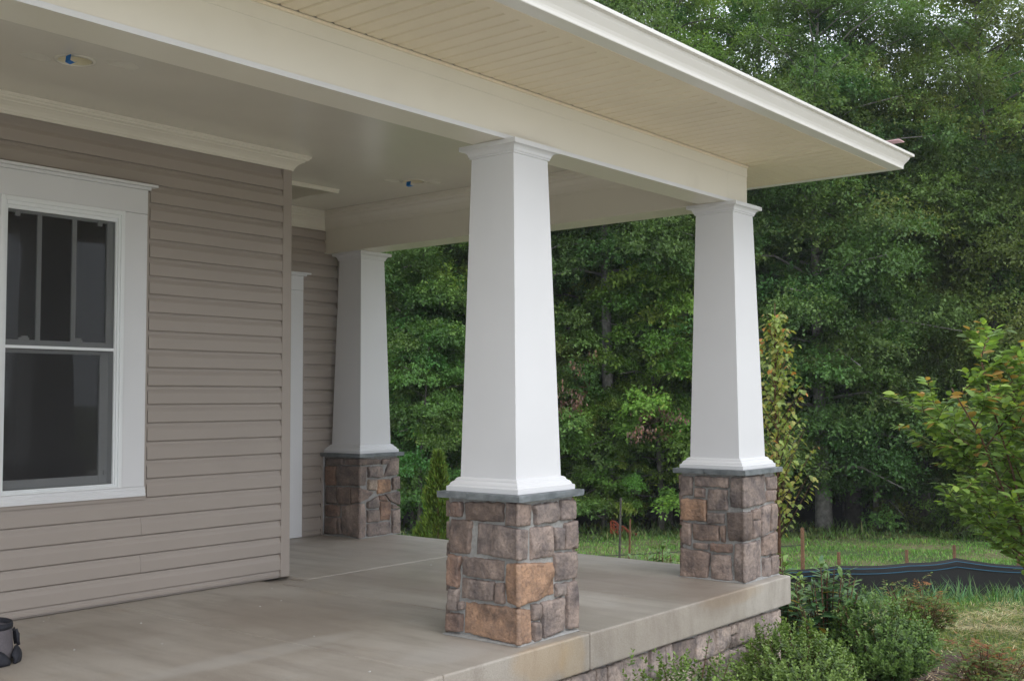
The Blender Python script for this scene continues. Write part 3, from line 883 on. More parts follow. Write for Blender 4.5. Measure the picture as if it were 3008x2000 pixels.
def build_window():
    y = WY
    w = MB()
    w.box(-3.053, -2.903, y-0.018, y+0.012, 0.662, 2.2625)              # side casings
    w.box(-3.937, -3.787, y-0.018, y+0.012, 0.662, 2.2625)
    win = part(w, 'window', WHITE, bevel=0.002)
    MB().box(-3.937, -2.903, y-0.0195, y+0.012, 2.264, 2.407).obj('head_casing', WHITE, win, bevel=0.002)
    MB().box(-3.952, -2.889, y-0.033, y+0.012, 2.4075, 2.425).box(-3.985, -2.855, y-0.055, y+0.012, 2.4255, 2.441).obj('head_crown', WHITE, win, bevel=0.002)
    MB().prism([(y+0.012, 0.606), (y-0.030, 0.606), (y-0.030, 0.622), (y-0.026, 0.626), (y-0.026, 0.642), (y-0.020, 0.648), (y-0.020, 0.661), (y+0.012, 0.661)], 'x', -3.94, -2.900).obj('sill', WHITE, win, bevel=0.0015)
    j = MB().box(-2.9015, -2.8875, y-0.013, y+0.008, 0.594, 2.40).box(-3.9525, -3.9385, y-0.013, y+0.008, 0.594, 2.40).box(-3.9525, -2.8875, y-0.0145, y+0.008, 0.585, 0.6045)
    j.obj('trim_channel', SIDING, win)
    # vinyl frame, stepped
    def ring(x0, x1, z0, z1, tl, tr, tb, tt, ya, yb):
        m = MB(); m.box(x0, x0+tl, ya, yb, z0, z1); m.box(x1-tr, x1, ya, yb, z0, z1); m.box(x0+tl, x1-tr, ya, yb, z0, z0+tb); m.box(x0+tl, x1-tr, ya, yb, z1-tt, z1); return m
    ring(-3.786, -3.054, 0.662, 2.263, .024, .024, .010, .026, y-0.028, y+0.03).obj('frame', VINYL, win, bevel=0.003)
    ring(-3.763, -3.077, 0.671, 2.238, .014, .014, .010, .022, y-0.018, y+0.05).obj('frame', VINYL, win, bevel=0.003)
    ring(-3.750, -3.090, 0.680, 2.217, .012, .010, .007, .020, y-0.008, y+0.09).obj('frame', VINYL, win, bevel=0.002)
    scr = MB().box(-3.738, -3.100, y+0.006, y+0.0065, 0.687, 2.197).obj('insect_screen', SCREEN, win)
    # upper sash with two vertical bars
    up = ring(-3.738, -3.100, 1.445, 2.197, .016, .036, .050, .012, y+0.024, y+0.052).obj('upper_sash', VINYL, win, bevel=0.002)
    MB().box(-3.553, -3.528, y+0.030, y+0.046, 1.494, 2.186).obj('muntin', VINYL, up)
    MB().box(-3.348, -3.322, y+0.030, y+0.046, 1.494, 2.186).obj('muntin', VINYL, up)
    MB().box(-3.722, -3.136, y+0.0375, y+0.0385, 1.495, 2.185).obj('pane', GLASS, up)
    for x in (-3.62, -3.31):
        MB().box(x-.03, x+.03, y+0.026, y+0.06, 1.4955, 1.507).box(x-.012, x+.02, y+0.02, y+0.05, 1.5075, 1.516).obj('sash_lock', VINYL, up, bevel=0.002)
    for x in (-3.67, -3.185):
        MB().box(x-.014, x+.014, y+0.018, y+0.03, 2.165, 2.1965).obj('tilt_latch', VINYL, up, bevel=0.003)
    MB().box(-3.738, -3.100, y+0.0, y+0.0055, 1.447, 1.463).obj('screen_bar', VINYL, win)
    lo = ring(-3.738, -3.100, 0.687, 1.4445, .016, .052, .049, .02, y+0.054, y+0.08).obj('lower_sash', VINYL, win, bevel=0.002)
    MB().box(-3.722, -3.152, y+0.066, y+0.067, 0.736, 1.4245).obj('pane', GLASS, lo)
    MB().box(-3.128, -3.112, y+0.040, y+0.0535, 0.74, 0.765).obj('tilt_latch', VINYL, lo, bevel=0.002)
build_window()

def build_porch_roof():
    # ceiling
    c = MB()
    def sheet(x0, x1, y0, y1, hx, hy):
        """ceiling board with a round cut-out at (hx, hy)"""
        h = 0.16; xs_ = [x0, hx-h, hx+h, x1]; ys_ = [y0, hy-h, hy+h, y1]
        for i in range(3):
            for j in range(3):
                if i == 1 and j == 1: continue
                b = len(c.v); c.v += [(xs_[i], ys_[j], ZC), (xs_[i+1], ys_[j], ZC), (xs_[i+1], ys_[j+1], ZC), (xs_[i], ys_[j+1], ZC)]; c.f.append((b+3, b+2, b+1, b))
        n = 40; b = len(c.v)
        for k in range(n):
            a = 2*math.pi*k/n; q = h/max(abs(math.cos(a)), abs(math.sin(a)))
            c.v += [(hx+0.078*math.cos(a), hy+0.078*math.sin(a), ZC), (hx+q*math.cos(a), hy+q*math.sin(a), ZC)]
        for k in range(n):
            i = b+2*k; j = b+2*((k+1) % n); c.f.append((i, i+1, j+1, j))
    sheet(LX, XC-.02, 0.06, WY+0.02, -3.849, 1.405); sheet(XC-.02, -0.10, 0.06, W2+0.02, -0.670, 2.246)
    part(c, 'ceiling', CEIL)
    # beams: fascia boards, bottom boards and friezes
    bx0, bx1 = -0.15, 0.112
    f = MB().box(LX, bx0-0.001, -0.111, 0.09, ZB+0.02, ZC+0.1); fb = part(f, 'front_beam', TRIM)
    MB().box(LX, bx1+0.002, -0.117, 0.0915, ZB, ZB+0.0205).obj('bottom_board', TRIM, fb, bevel=0.0015)
    MB().box(LX, bx1+0.0035, -0.1195, -0.1172, ZB-0.001, ZB+0.0212).obj('edge_trim', WHITE, fb)
    MB().box(LX, bx1+0.003, -0.1145, -0.111, ZB+0.198, ZT-0.001).obj('frieze_board', TRIM, fb, bevel=0.001)
    MB().box(LX, bx1+0.003, -0.124, -0.1146, ZT-0.016, ZT-0.002).obj('soffit_channel', SOFFIT, fb, bevel=0.001)
    s = MB().box(bx0, bx1, -0.111, W2+0.012, ZB+0.0205, ZC+0.1); sb = part(s, 'side_beam', TRIM)
    MB().box(bx0-0.0015, bx1+0.0015, 0.0925, W2+0.010, ZB, ZB+0.02).obj('bottom_board', TRIM, sb, bevel=0.0015)
    MB().box(bx1, bx1+0.003, -0.112, W2, ZB+0.198, ZT-0.001).obj('frieze_board', TRIM, sb)
    # crown mouldings
    cp = [(0.0, 2.655), (0.010, 2.655), (0.012, 2.672), (0.016, 2.676), (0.020, 2.690), (0.032, 2.712), (0.052, 2.732), (0.062, 2.739), (0.064, 2.747), (0.075, 2.752), (0.084, 2.760), (0.086, 2.772), (0.094, 2.776), (0.096, ZC-0.001), (0.0, ZC-0.001)]
    cp = [(o, 2.70+(z-2.655)*(ZC-2.70)/(ZC-2.655)) for o, z in cp]
    part(MB().sweep([(LX, WY-0.010), (XC, WY-0.010), (XC, W2)], cp), 'crown_moulding', TRIM)
    cp2 = [(o*1.0, 2.64+(z-2.70)*(ZC-2.64)/(ZC-2.70)) for o, z in cp]
    part(MB().sweep([(XC, W2-0.006), (bx0, W2-0.006), (bx0, 0.0915), (LX, 0.0915)], cp2), 'crown_moulding', TRIM)
    # dropped panel in the ceiling corner, darker colour standing in for an unlit recess
    hx, hy = HATCH
    part(MB().box(-1.75, hx, hy, hy+0.62, 2.776, ZC-0.001), 'recess_shade_panel', RECESS_SHADE)
    part(MB().prism([(hy-0.001, 2.770), (hy-0.012, 2.770), (hy-0.016, 2.776), (hy-0.016, 2.788), (hy-0.026, ZC-0.001), (hy-0.001, ZC-0.001)], 'x', -1.75, hx+0.06), 'panel_moulding', TRIM)
    # soffit: backing board, planks with V-grooves running out from the beam, edge strips
    ys, yo = -0.125, -0.742          # from the beam out to the edge strip
    xs, xo = 0.118, 0.778
    back = MB().box(LX, 0.87, -0.87, -0.1115, ZT+0.012, ZT+0.02).box(0.1125, 0.87, -0.1114, 4.0, ZT+0.012, ZT+0.02)
    sof = part(back, 'soffit', DARKGAP)
    P = 0.0925; x = -3.848-P*45
    k = 0
    def mitre_y(x): return -0.111-(x-0.112)*(0.889-0.111)/(0.889-0.112)
    shared = None
    while x < 0.74:
        a, b = x+0.0075, x+P-0.0
        if b < xs-0.005:
            if shared is None:
                prof = [(0.0, ZT+0.0105), (0.0, ZT+0.006), (0.006, ZT), (P-0.0135, ZT), (P-0.0075, ZT+0.006), (P-0.0075, ZT+0.0105)]
                shared = MB().prism(prof, 'y', yo, ys).mesh('soffit_plank', SOFFIT)
            o = link('soffit_plank', shared, sof, (a, 0, 0))
        else:
            m = MB()
            ya, yb = min(ys, mitre_y(max(a, 0.112))-0.004), min(ys, mitre_y(max(b, 0.112))-0.004)
            if ya > yo+0.01:
                yb = max(yb, yo+0.002)
                v = [(a, yo), (b, yo), (b, yb), (a, ya)]
                m.v = [(p, q, ZT) for p, q in v]+[(p, q, ZT+0.0105) for p, q in v]
                m.f = [(3, 2, 1, 0), (4, 5, 6, 7), (0, 1, 5, 4), (1, 2, 6, 5), (2, 3, 7, 6), (3, 0, 4, 7)]
                m.obj('soffit_plank', SOFFIT, sof)
        x += P
    y = 0.300-P*12
    while y < 4.0:
        a, b = y+0.005, y+P
        def mx(yv): return 0.112+max(0, (-0.111-yv))*(0.889-0.112)/(0.889-0.111)+0.006
        xa, xb = max(xs, mx(a)), max(xs, mx(b))
        if xb < xo-0.01:
            xa = min(xa, xo-0.002)
            v = [(xa, a), (xo, a), (xo, b), (xb, b)]
            m = MB(); m.v = [(p, q, ZT) for p, q in v]+[(p, q, ZT+0.0105) for p, q in v]
            m.f = [(3, 2, 1, 0), (4, 5, 6, 7), (0, 1, 5, 4), (1, 2, 6, 5), (2, 3, 7, 6), (3, 0, 4, 7)]
            m.obj('soffit_plank', SOFFIT, sof)
        y += P
    MB().sweep([(LX, -0.742), (0.743, -0.742), (0.743, 4.02)], [(0.0005, ZT-0.0005), (0.040, ZT-0.0005), (0.040, ZT+0.0105), (0.0005, ZT+0.0105)]).obj('edge_strip', SOFFIT, sof)
    # fascia with its return, gutter, roof
    fas = MB().sweep([(LX, -0.785), (0.786, -0.785), (0.786, 4.03)], [(0.0, ZT-0.003), (0.022, ZT-0.003), (0.022, ZT+0.16), (0.0, ZT+0.16)])
    part(fas, 'fascia', SOFFIT)
    gp = [(0.0, 0.0), (0.079, 0.0), (0.0815, 0.003), (0.0815, 0.016), (0.0835, 0.026), (0.0905, 0.040), (0.1015, 0.054), (0.1105, 0.066), (0.1145, 0.078), (0.115, 0.084), (0.122, 0.086), (0.137, 0.087), (0.138, 0.090), (0.138, 0.104), (0.135, 0.106), (0.128, 0.104), (0.125, 0.098), (0.112, 0.096), (0.106, 0.080), (0.085, 0.05), (0.076, 0.028), (0.075, 0.006), (0.003, 0.006), (0.003, 0.106), (0.0, 0.106)]
    gp = [(o, ZT-0.0015+z*0.985) for o, z in gp]
    gut = MB().sweep([(LX, -0.808), (0.809-0.001, -0.808), (0.808, 4.05)], gp)
    g = part(gut, 'gutter', GUTTER)
    roof = MB()
    ex, ey, zr = 0.845, -0.845, ZT+0.135
    r = 4.0
    roof.v = [(LX, ey, zr), (ex, ey, zr), (ex, 4.03, zr), (LX, ey+r, zr+r*0.42), (ex-r, ey+r, zr+r*0.42), (ex-r, 4.03, zr+r*0.42)]
    roof.v += [(a, b, c_+0.025) for a, b, c_ in roof.v]
    roof.f = [(0, 3, 4, 1), (1, 4, 5, 2), (6, 7, 10, 9), (7, 8, 11, 10), (0, 1, 7, 6), (1, 2, 8, 7), (2, 5, 11, 8), (0, 6, 9, 3)]
    rf = part(roof, 'roof', SHINGLE)
    MB().box(0.70, 0.80, -0.93, -0.80, zr+0.0265, zr+0.032).obj('shingle', PINK, rf)
HATCH = (-0.87, 2.93)
build_porch_roof()

# ------------------------------------------------------------------ recessed lights without bulbs, blue tape over the opening
def build_light(loc, label, tape_rot, puddy):
    t = thing('ceiling_light', label, 'ceiling light', loc, 'recessed ceiling lights')
    n = 36
    def lathe(prof, name, mat, parent):
        V = []; F = []
        for r, z in prof:
            for k in range(n): V.append((r*math.cos(2*math.pi*k/n), r*math.sin(2*math.pi*k/n), z))
        for i in range(len(prof)-1):
            for k in range(n):
                a = i*n+k; b = i*n+(k+1) % n; F.append((a, a+n, b+n, b))
        return link(name, mesh(name, V, F, mat, True), parent)
    lathe([(0.098, -0.0005), (0.097, -0.004), (0.083, -0.007), (0.0785, -0.004), (0.0785, 0.002)], 'trim_ring', CEIL, t)
    lathe([(0.0785, 0.0), (0.072, 0.05), (0.066, 0.11), (0.0005, 0.112)], 'baffle', CANCONE, t)
    MB().prism([(-0.016, -0.006), (-0.020, -0.036), (0.004, -0.042), (0.018, -0.034), (0.016, -0.0345), (0.003, -0.0405), (-0.0185, -0.0345), (-0.0145, -0.006)], 'y', -0.022, 0.022).obj('masking_tape', TAPE, t, loc=(tape_rot[0], tape_rot[1], 0))
    # flaps of the mounting plate against the ceiling
    for (x, y, s) in puddy:
        m = MB(); m.v = [(x+s*math.cos(a)*1.5, y+s*math.sin(a)*(1+0.2*math.sin(3*a)), -0.0009) for a in np.linspace(0, 2*math.pi, 14, endpoint=False)]
        m.v += [(p*1.0, q*1.0, -0.0002) for p, q, _ in m.v]
        m.f = [tuple(range(14))[::-1]]+[(i, (i+1) % 14, 14+(i+1) % 14, 14+i) for i in range(14)]
        m.obj('plaster_patch', PATCH, t)
build_light((-3.849, 1.405, ZC), 'recessed ceiling light near the front wall, blue tape on its rim', (-0.055, -0.068), [(0.19, -0.11, 0.055), (-0.15, 0.09, 0.05)])
build_light((-0.670, 2.246, ZC), 'recessed ceiling light near the back beam, blue tape across its middle', (-0.02, 0.01), [(0.12, -0.10, 0.045), (-0.12, 0.10, 0.045)])

# ------------------------------------------------------------------ grey tool pouch on the floor
def build_pouch():
    t = thing('tool_pouch', 'grey canvas tool pouch with black nylon base standing on the porch', 'tool pouch', (-4.205, 1.43, 0))
    n = 40
    def shell(prof, mat, name, wob=0.0, parent=t, ph=0):
        V = []; F = []
        for r, z in prof:
            for k in range(n):
                a = 2*math.pi*k/n; q = r*(1+wob*math.sin(3*a+ph)+wob*0.5*math.sin(7*a+z*30))
                V.append((q*math.cos(a)*0.95, q*math.sin(a)*1.05, z+wob*0.12*math.sin(2*a+ph)))
        for i in range(len(prof)-1):
            for k in range(n):
                a = i*n+k; b = i*n+(k+1) % n; F.append((a, b, b+n, a+n))
        return link(name, mesh(name, V, F, mat, True), parent)
    body = shell([(0.001, 0.02), (0.112, 0.021), (0.113, 0.06), (0.110, 0.10), (0.107, 0.14), (0.106, 0.172), (0.101, 0.172), (0.101, 0.10), (0.104, 0.05), (0.001, 0.045)], GREYCLOTH, 'pouch_body', 0.012)
    shell([(0.101, 0.154), (0.109, 0.154), (0.110, 0.168), (0.107, 0.180), (0.101, 0.180), (0.099, 0.158)], NAVY, 'rim_binding', 0.012)
    # scalloped black base flaps
    for k in range(5):
        a0 = -0.9+2*math.pi*k/5+0.35; V = []; F = []
        for i in range(9):
            a = a0+1.05*(i/8-0.5)
            for j in range(6):
                f = j/5
                h = 0.002+f*(0.072-0.032*abs(i/4-1)**2)
                r = 0.142-0.02*f+0.012*math.sin(f*3.1)
                V.append((r*math.cos(a), r*math.sin(a), h))
        for i in range(8):
            for j in range(5):
                b = i*6+j; F.append((b, b+6, b+7, b+1))
        me = mesh('base_flap', V, F, NAVY, True)
        o = link('base_flap', me, t); s = o.modifiers.new('thickness', 'SOLIDIFY'); s.thickness = 0.012
    # strap with a buckle on the side
    for a in (-0.32, -0.02):
        pts = []
        for z, r in ((0.065, 0.131), (0.09, 0.126), (0.118, 0.124), (0.134, 0.120), (0.124, 0.115)):
            pts.append((r*math.cos(a), r*math.sin(a), z))
        MB().tube(pts, [0.008]*5, 6).obj('strap', NAVY, t, smooth=True)
    b = MB(); c0 = 0.133
    a = -0.17
    pts = [(c0*math.cos(a+da), c0*math.sin(a+da), z) for da, z in ((-0.09, .08), (-0.09, .115), (0.09, .115), (0.09, .08), (-0.09, .08))]
    MB().tube(pts, [0.004]*5, 6).obj('buckle', NAVY, t, smooth=True)
build_pouch()
# ------------------------------------------------------------------ shrubs beside the porch
def rnd_unit(rng, n):
    v = rng.normal(0, 1, (n, 3)); return norm(v)

def tints(rng, n, base, var=0.25, alt=None, p=0.0):
    t = np.tile(np.array(base, float), (n, 1))
    t *= (1+rng.normal(0, var, (n, 1)).clip(-0.6, 0.9))
    t[:, 0] *= 1+rng.normal(0, 0.12, n); t[:, 2] *= 1+rng.normal(0, 0.12, n)
    if alt is not None and p > 0:
        m = rng.random(n) < p; k = rng.uniform(0.5, 1, (n, 1))
        t[m] = (t*(1-k)+np.array(alt)*k)[m]
    return t.clip(0.004, 0.6)

def build_boxwood(loc, label, w, d, h, seed, nshoot=420, base=(0.085, 0.142, 0.034), fresh=(0.20, 0.285, 0.068)):
    rng = np.random.default_rng(seed)
    t = thing('boxwood_shrub', label, 'shrub', loc, 'small leaved rounded shrubs before the porch')
    P, D, N, L, T = [], [], [], [], []
    stems = MB()
    lump = rng.normal(0, 1, (6, 3)); lump = norm(lump)
    for s in range(nshoot):
        v = rnd_unit(rng, 1)[0]; v[2] = abs(v[2])*0.9-0.12
        v = v/np.linalg.norm(v)
        k = 1+0.16*sum(max(0, v@q)**6*(1 if i % 2 else -0.6) for i, q in enumerate(lump))+rng.normal(0, 0.07)
        inner = rng.random() < 0.34
        if inner: k *= rng.uniform(0.55, 0.85)
        tip = np.array([v[0]*w/2, v[1]*d/2, h*0.42+v[2]*h*0.60])*np.array([k, k, k])
        if rng.random() < 0.10: tip = tip+np.array([0, 0, rng.uniform(0.02, 0.07)])
        up = norm(v*np.array([1, 1, 0.7])+np.array([0, 0, 0.75])+rng.normal(0, 0.25, 3))
        ln = rng.uniform(0.07, 0.12); st = tip-up*ln
        if s % 9 == 0:
            stems.tube([(0.1*tip[0], 0.1*tip[1], 0.02), tuple(st*0.6+np.array([0, 0, 0.04])), tuple(tip-up*0.01)], [0.005, 0.0035, 0.0015], 4)
        nl = rng.integers(15, 22)
        for q in range(nl):
            f = q/nl; p = st+up*ln*f+rng.normal(0, 0.004, 3)
            a = q*2.4+s; side = norm(np.cross(up, [0.3, 0.2, 1.0])); s2 = np.cross(up, side)
            out = side*math.cos(a)+s2*math.sin(a)
            dd = out*(1-0.45*f)+up*(0.35+0.5*f)
            P.append(p); D.append(dd); N.append(up+0.3*out); L.append(rng.uniform(0.017, 0.027)*(1-0.25*f))
            col_ = np.array(base)*(1-f*0.6)+np.array(fresh)*f*0.6 if not inner else np.array(base)
            T.append(col_*(1+rng.normal(0, 0.2)))
    stems.obj('stems', TWIG, t)
    foliage(t, leaf_unit('round', 0.66, 0.10, 0.15), np.array(P), np.array(D), np.array(N), np.array(L), np.clip(np.array(T), 0.004, 0.5), GLOSSLEAF)
    return t

def gz(x, y): return float(land_rough(x, y))
build_boxwood((-0.55, -0.72, gz(-0.55, -0.72)), 'rounded shrub between the porch edge and the darker shrub, bottom centre right', 0.92, 0.66, 0.54, 21, 1350)
build_boxwood((1.10, -0.60, gz(1.1, -0.60)), 'darker rounded shrub in the open lawn right of the porch corner', 0.80, 0.72, 0.56, 22, 1200, base=(0.066, 0.125, 0.030), fresh=(0.17, 0.265, 0.062))
build_boxwood((-1.95, -0.80, gz(-1.95, -0.80)), 'sparse shrub sprigs poking up before the stone below the slab', 0.92, 0.5, 0.68, 23, 640)

def build_laurel(loc, label, n_stems, h, spread, seed, fresh=0.35):
    rng = np.random.default_rng(seed)
    t = thing('laurel_shrub', label, 'shrub', loc, 'broad leaved laurels along the end of the porch')
    st = MB(); P, D, N, L, T = [], [], [], [], []
    for s in range(n_stems):
        a = rng.uniform(0, 6.28); r = spread*math.sqrt(rng.random())
        top = np.array([r*math.cos(a), r*math.sin(a), h*rng.uniform(0.72, 1.0)*(1-0.25*r/spread)])
        b = top*np.array([0.25, 0.25, 0]); mid = b*0.5+top*0.5+np.array([0, 0, 0.03])
        st.tube([tuple(b), tuple(mid), tuple(top)], [0.008, 0.006, 0.003], 5)
        nl = rng.integers(16, 24)
        for q in range(nl):
            f = 0.22+0.78*q/(nl-1)
            p = (b*(1-f)+top*f) if f > 0.5 else (b*(1-f)+mid*f)
            ang = q*2.4+rng.uniform(-.3, .3); e = -0.15+1.0*((f-0.22)/0.78)**2
            d = np.array([math.cos(ang), math.sin(ang), e])
            young = f > 0.86
            P.append(p); D.append(d); N.append(np.array([-0.3*math.cos(ang), -0.3*math.sin(ang), 1.0])+rng.normal(0, 0.15, 3))
            L.append(rng.uniform(0.10, 0.155)*(0.75 if young else 1))
            c = np.array([0.050, 0.115, 0.042])*(1+rng.normal(0, 0.2))
            if young: c = c*(1-fresh)+np.array([0.20, 0.30, 0.06])*fresh*rng.uniform(0.8, 1.3)
            elif rng.random() < 0.02: c = np.array([0.33, 0.22, 0.02])
            T.append(c)
    st.obj('stems', TWIG, t, smooth=True)
    foliage(t, leaf_unit('strap', 0.30, 0.2, 0.28), np.array(P), np.array(D), np.array(N), np.array(L), np.clip(np.array(T), .004, .5), GLOSSLEAF)
build_laurel((1.02, -0.22, gz(1.02, -0.22)), 'dark broad leaved shrub right against the porch corner', 34, 0.94, 0.27, 31)
build_laurel((1.30, 0.25, gz(1.3, 0.25)), 'bright green broad leaved shrub behind the corner stone pier', 34, 0.96, 0.30, 32, fresh=0.8)
build_laurel((1.62, 1.55, gz(1.62, 1.55)), 'broad leaved shrub showing over the far edge of the porch between two piers', 30, 1.04, 0.32, 33, fresh=0.4)

def build_nandina(loc, label, w, h, seed, red=0.3, ncane=26):
    rng = np.random.default_rng(seed)
    t = thing('nandina_shrub', label, 'shrub', loc, 'red tinged nandina shrubs')
    st = MB(); P, D, N, L, T = [], [], [], [], []
    for c in range(ncane):
        a = rng.uniform(0, 6.28); r = w/2*math.sqrt(rng.random()); hh = h*rng.uniform(0.55, 1.0)*(1-0.35*(2*r/w)**2)
        top = np.array([r*math.cos(a), r*math.sin(a), hh])
        st.tube([tuple(top*[.3, .3, 0]), tuple(top*[.6, .6, .55]), tuple(top)], [0.005, 0.004, 0.002], 4)
        tipred = rng.random() < red
        for fr in range(7):
            f = 0.35+0.65*fr/6; p0 = top*[f, f, f]; aa = rng.uniform(0, 6.28)
            fd = np.array([math.cos(aa), math.sin(aa), rng.uniform(-.1, .6)]); fl = rng.uniform(0.10, 0.17)
            st.tube([tuple(p0), tuple(p0+fd*fl)], [0.0016, 0.001], 3)
            for q in range(11):
                g = 0.25+0.75*q/10; side = np.cross(fd, [0, 0, 1]); side = side/max(np.linalg.norm(side), 1e-6)
                d = fd*0.7+side*(1 if q % 2 else -1)*0.8+np.array([0, 0, -0.1]) if q < 10 else fd
                P.append(p0+fd*fl*g); D.append(d+rng.normal(0, 0.15, 3)); N.append(np.array([0, 0, 1.0])+rng.normal(0, 0.3, 3)); L.append(rng.uniform(0.028, 0.045))
                c0 = np.array([0.13, 0.19, 0.055])*(1+rng.normal(0, 0.22))
                if tipred and fr >= 3: c0 = c0*0.35+np.array([0.30, 0.085, 0.045])*rng.uniform(0.5, 1.0)
                elif rng.random() < 0.18: c0 = np.array([0.24, 0.19, 0.07])*rng.uniform(0.6, 1.1)
                T.append(c0)
    st.obj('canes', TWIG, t)
    foliage(t, leaf_unit('oval', 0.42, 0.15, 0.15), np.array(P), np.array(D), np.array(N), np.array(L), np.clip(np.array(T), .004, .5), LEAF)
build_nandina((3.38, -0.03, gz(3.38, -0.03)), 'upright nandina with one orange tip behind the darker shrub', 0.66, 0.66, 41, 0.12, 44)
build_nandina((0.70, -1.42, gz(0.70, -1.42)), 'low nandina with reddish tips in the mulch at the lower right corner', 0.66, 0.50, 42, 0.34, 44)

# ------------------------------------------------------------------ young trees near the house
def build_crape(loc):
    rng = np.random.default_rng(51)
    t = thing('crape_myrtle', 'young multi stemmed tree with bronze leaf tips at the right edge', 'small tree', loc)
    st = MB(); P, D, N, L, T = [], [], [], [], []
    def twig(p, d, ln, depth):
        p = np.array(p, float); d = norm(np.array(d, float)); pts = [p]; n = 5
        for i in range(n):
            d = norm(d+rng.normal(0, 0.10, 3)+np.array([0, 0, 0.03])); pts.append(pts[-1]+d*ln/n)
        r0 = {0: 0.016, 1: 0.008, 2: 0.0035}[depth]
        st.tube([tuple(q) for q in pts], list(np.linspace(r0, r0*0.45, n+1)), 5 if depth < 2 else 4)
        pts = np.array(pts)
        if depth < 2:
            nb = 9 if depth == 0 else 7
            for k in range(nb):
                f = (0.22 if depth == 0 else 0.15)+(0.78 if depth == 0 else .85)*(k+rng.random())/nb; f = min(f, 0.999)
                i = int(f*n); q = pts[i]+(pts[i+1]-pts[i])*(f*n-i)
                a = rng.uniform(0, 6.28); o = np.array([math.cos(a), math.sin(a), 0.25])
                twig(q, d*0.55+o*0.9, ln*(0.43 if depth == 0 else 0.45)*rng.uniform(0.7, 1.15)*(1.15-0.5*f), depth+1)
        if depth >= 1:
            nl = int(ln/0.025)+3
            for k in range(nl):
                f = 0.12+0.88*k/nl; f = min(f, .999); i = int(f*n); q = pts[i]+(pts[i+1]-pts[i])*(f*n-i)
                side = norm(np.cross(d, [0, 0, 1])+1e-4); sgn = 1 if k % 2 else -1
                P.append(q); D.append(d*0.7+side*sgn*0.9+np.array([0, 0, -0.12])+rng.normal(0, 0.25, 3)); N.append(np.array([0, 0, 1.0])+rng.normal(0, 0.35, 3))
                L.append(rng.uniform(0.085, 0.135))
                c = np.array([0.155, 0.240, 0.060])*(1+rng.normal(0, 0.25))
                tipk = f > 0.6 and depth == 2
                if q[2] > 1.6 and rng.random() < (0.17 if tipk else 0.02): c = np.array([0.40, 0.24, 0.075])*rng.uniform(0.6, 1.1)
                elif rng.random() < 0.25: c = c*np.array([1.7, 1.5, 1.2])
                T.append(c)
    for (dx, dy, dz, ln) in ((-0.30, 0.40, 1.0, 2.5), (-0.12, 0.30, 1.0, 2.65), (0.20, -0.15, 1.0, 2.3), (0.35, -0.5, 1.0, 2.0), (-0.15, -0.1, 1.0, 2.4), (-0.44, 0.50, 1.0, 2.05)):
        twig((0.03*dx, 0.03*dy, 0), (dx*0.62, dy*0.62, dz), ln, 0)
    st.obj('stems', TWIG, t, smooth=True)
    foliage(t, leaf_unit('oval', 0.52, 0.12, 0.2), np.array(P), np.array(D), np.array(N), np.array(L), np.clip(np.array(T), .004, .5), LEAF)
build_crape((4.72, -0.80, gz(4.72, -0.80)))

def build_maple(loc):
    rng = np.random.default_rng(52)
    t = thing('maple_sapling', 'slim young maple with orange leaf tips behind the corner column', 'small tree', loc)
    st = MB(); P, D, N, L, T = [], [], [], [], []
    st.tube([(0, 0, 0), (0.01, 0, 1.2), (-0.01, 0.01, 2.4), (0, 0, 3.38)], [0.022, 0.018, 0.011, 0.003], 7)
    for k in range(58):
        z = 1.05+2.3*(k/57); a = k*2.4+rng.uniform(-.4, .4); ln = (0.66*(1-((z-1.05)/2.6)**1.5)+0.10)*rng.uniform(0.7, 1.1)
        d = np.array([math.cos(a)*0.55, math.sin(a)*0.55, 0.85]); p0 = np.array([0, 0, z-0.2])
        st.tube([tuple(p0), tuple(p0+d*ln*0.5+[0, 0, -0.02]), tuple(p0+d*ln)], [0.006, 0.004, 0.0015], 4)
        for q in range(19):
            f = 0.15+0.85*q/18; b = rng.uniform(0, 6.28); o = np.array([math.cos(b), math.sin(b), rng.uniform(-0.5, 0.2)])
            P.append(p0+d*ln*f+o*0.03); D.append(o+np.array([0, 0, -0.35])); N.append(np.array([0, 0, 0.8])+o*0.6+rng.normal(0, 0.25, 3)); L.append(rng.uniform(0.045, 0.075))
            c = np.array([0.21, 0.27, 0.078])*(1+rng.normal(0, 0.22))
            pr = 0.22*max(0, (z-1.8)/2.0)
            if f > 0.7 and rng.random() < pr+0.04: c = np.array([0.45, 0.20, 0.06])*rng.uniform(0.7, 1.1)
            elif rng.random() < 0.35: c = np.array([0.30, 0.29, 0.085])*rng.uniform(0.8, 1.15)
            T.append(c)
    st.obj('trunk', TWIG, t, smooth=True)
    foliage(t, leaf_unit('lobed', 0.95, 0.1, 0.25), np.array(P), np.array(D), np.array(N), np.array(L), np.clip(np.array(T), .004, .5), LEAF)
build_maple((4.08, 1.62, gz(4.08, 1.62)))

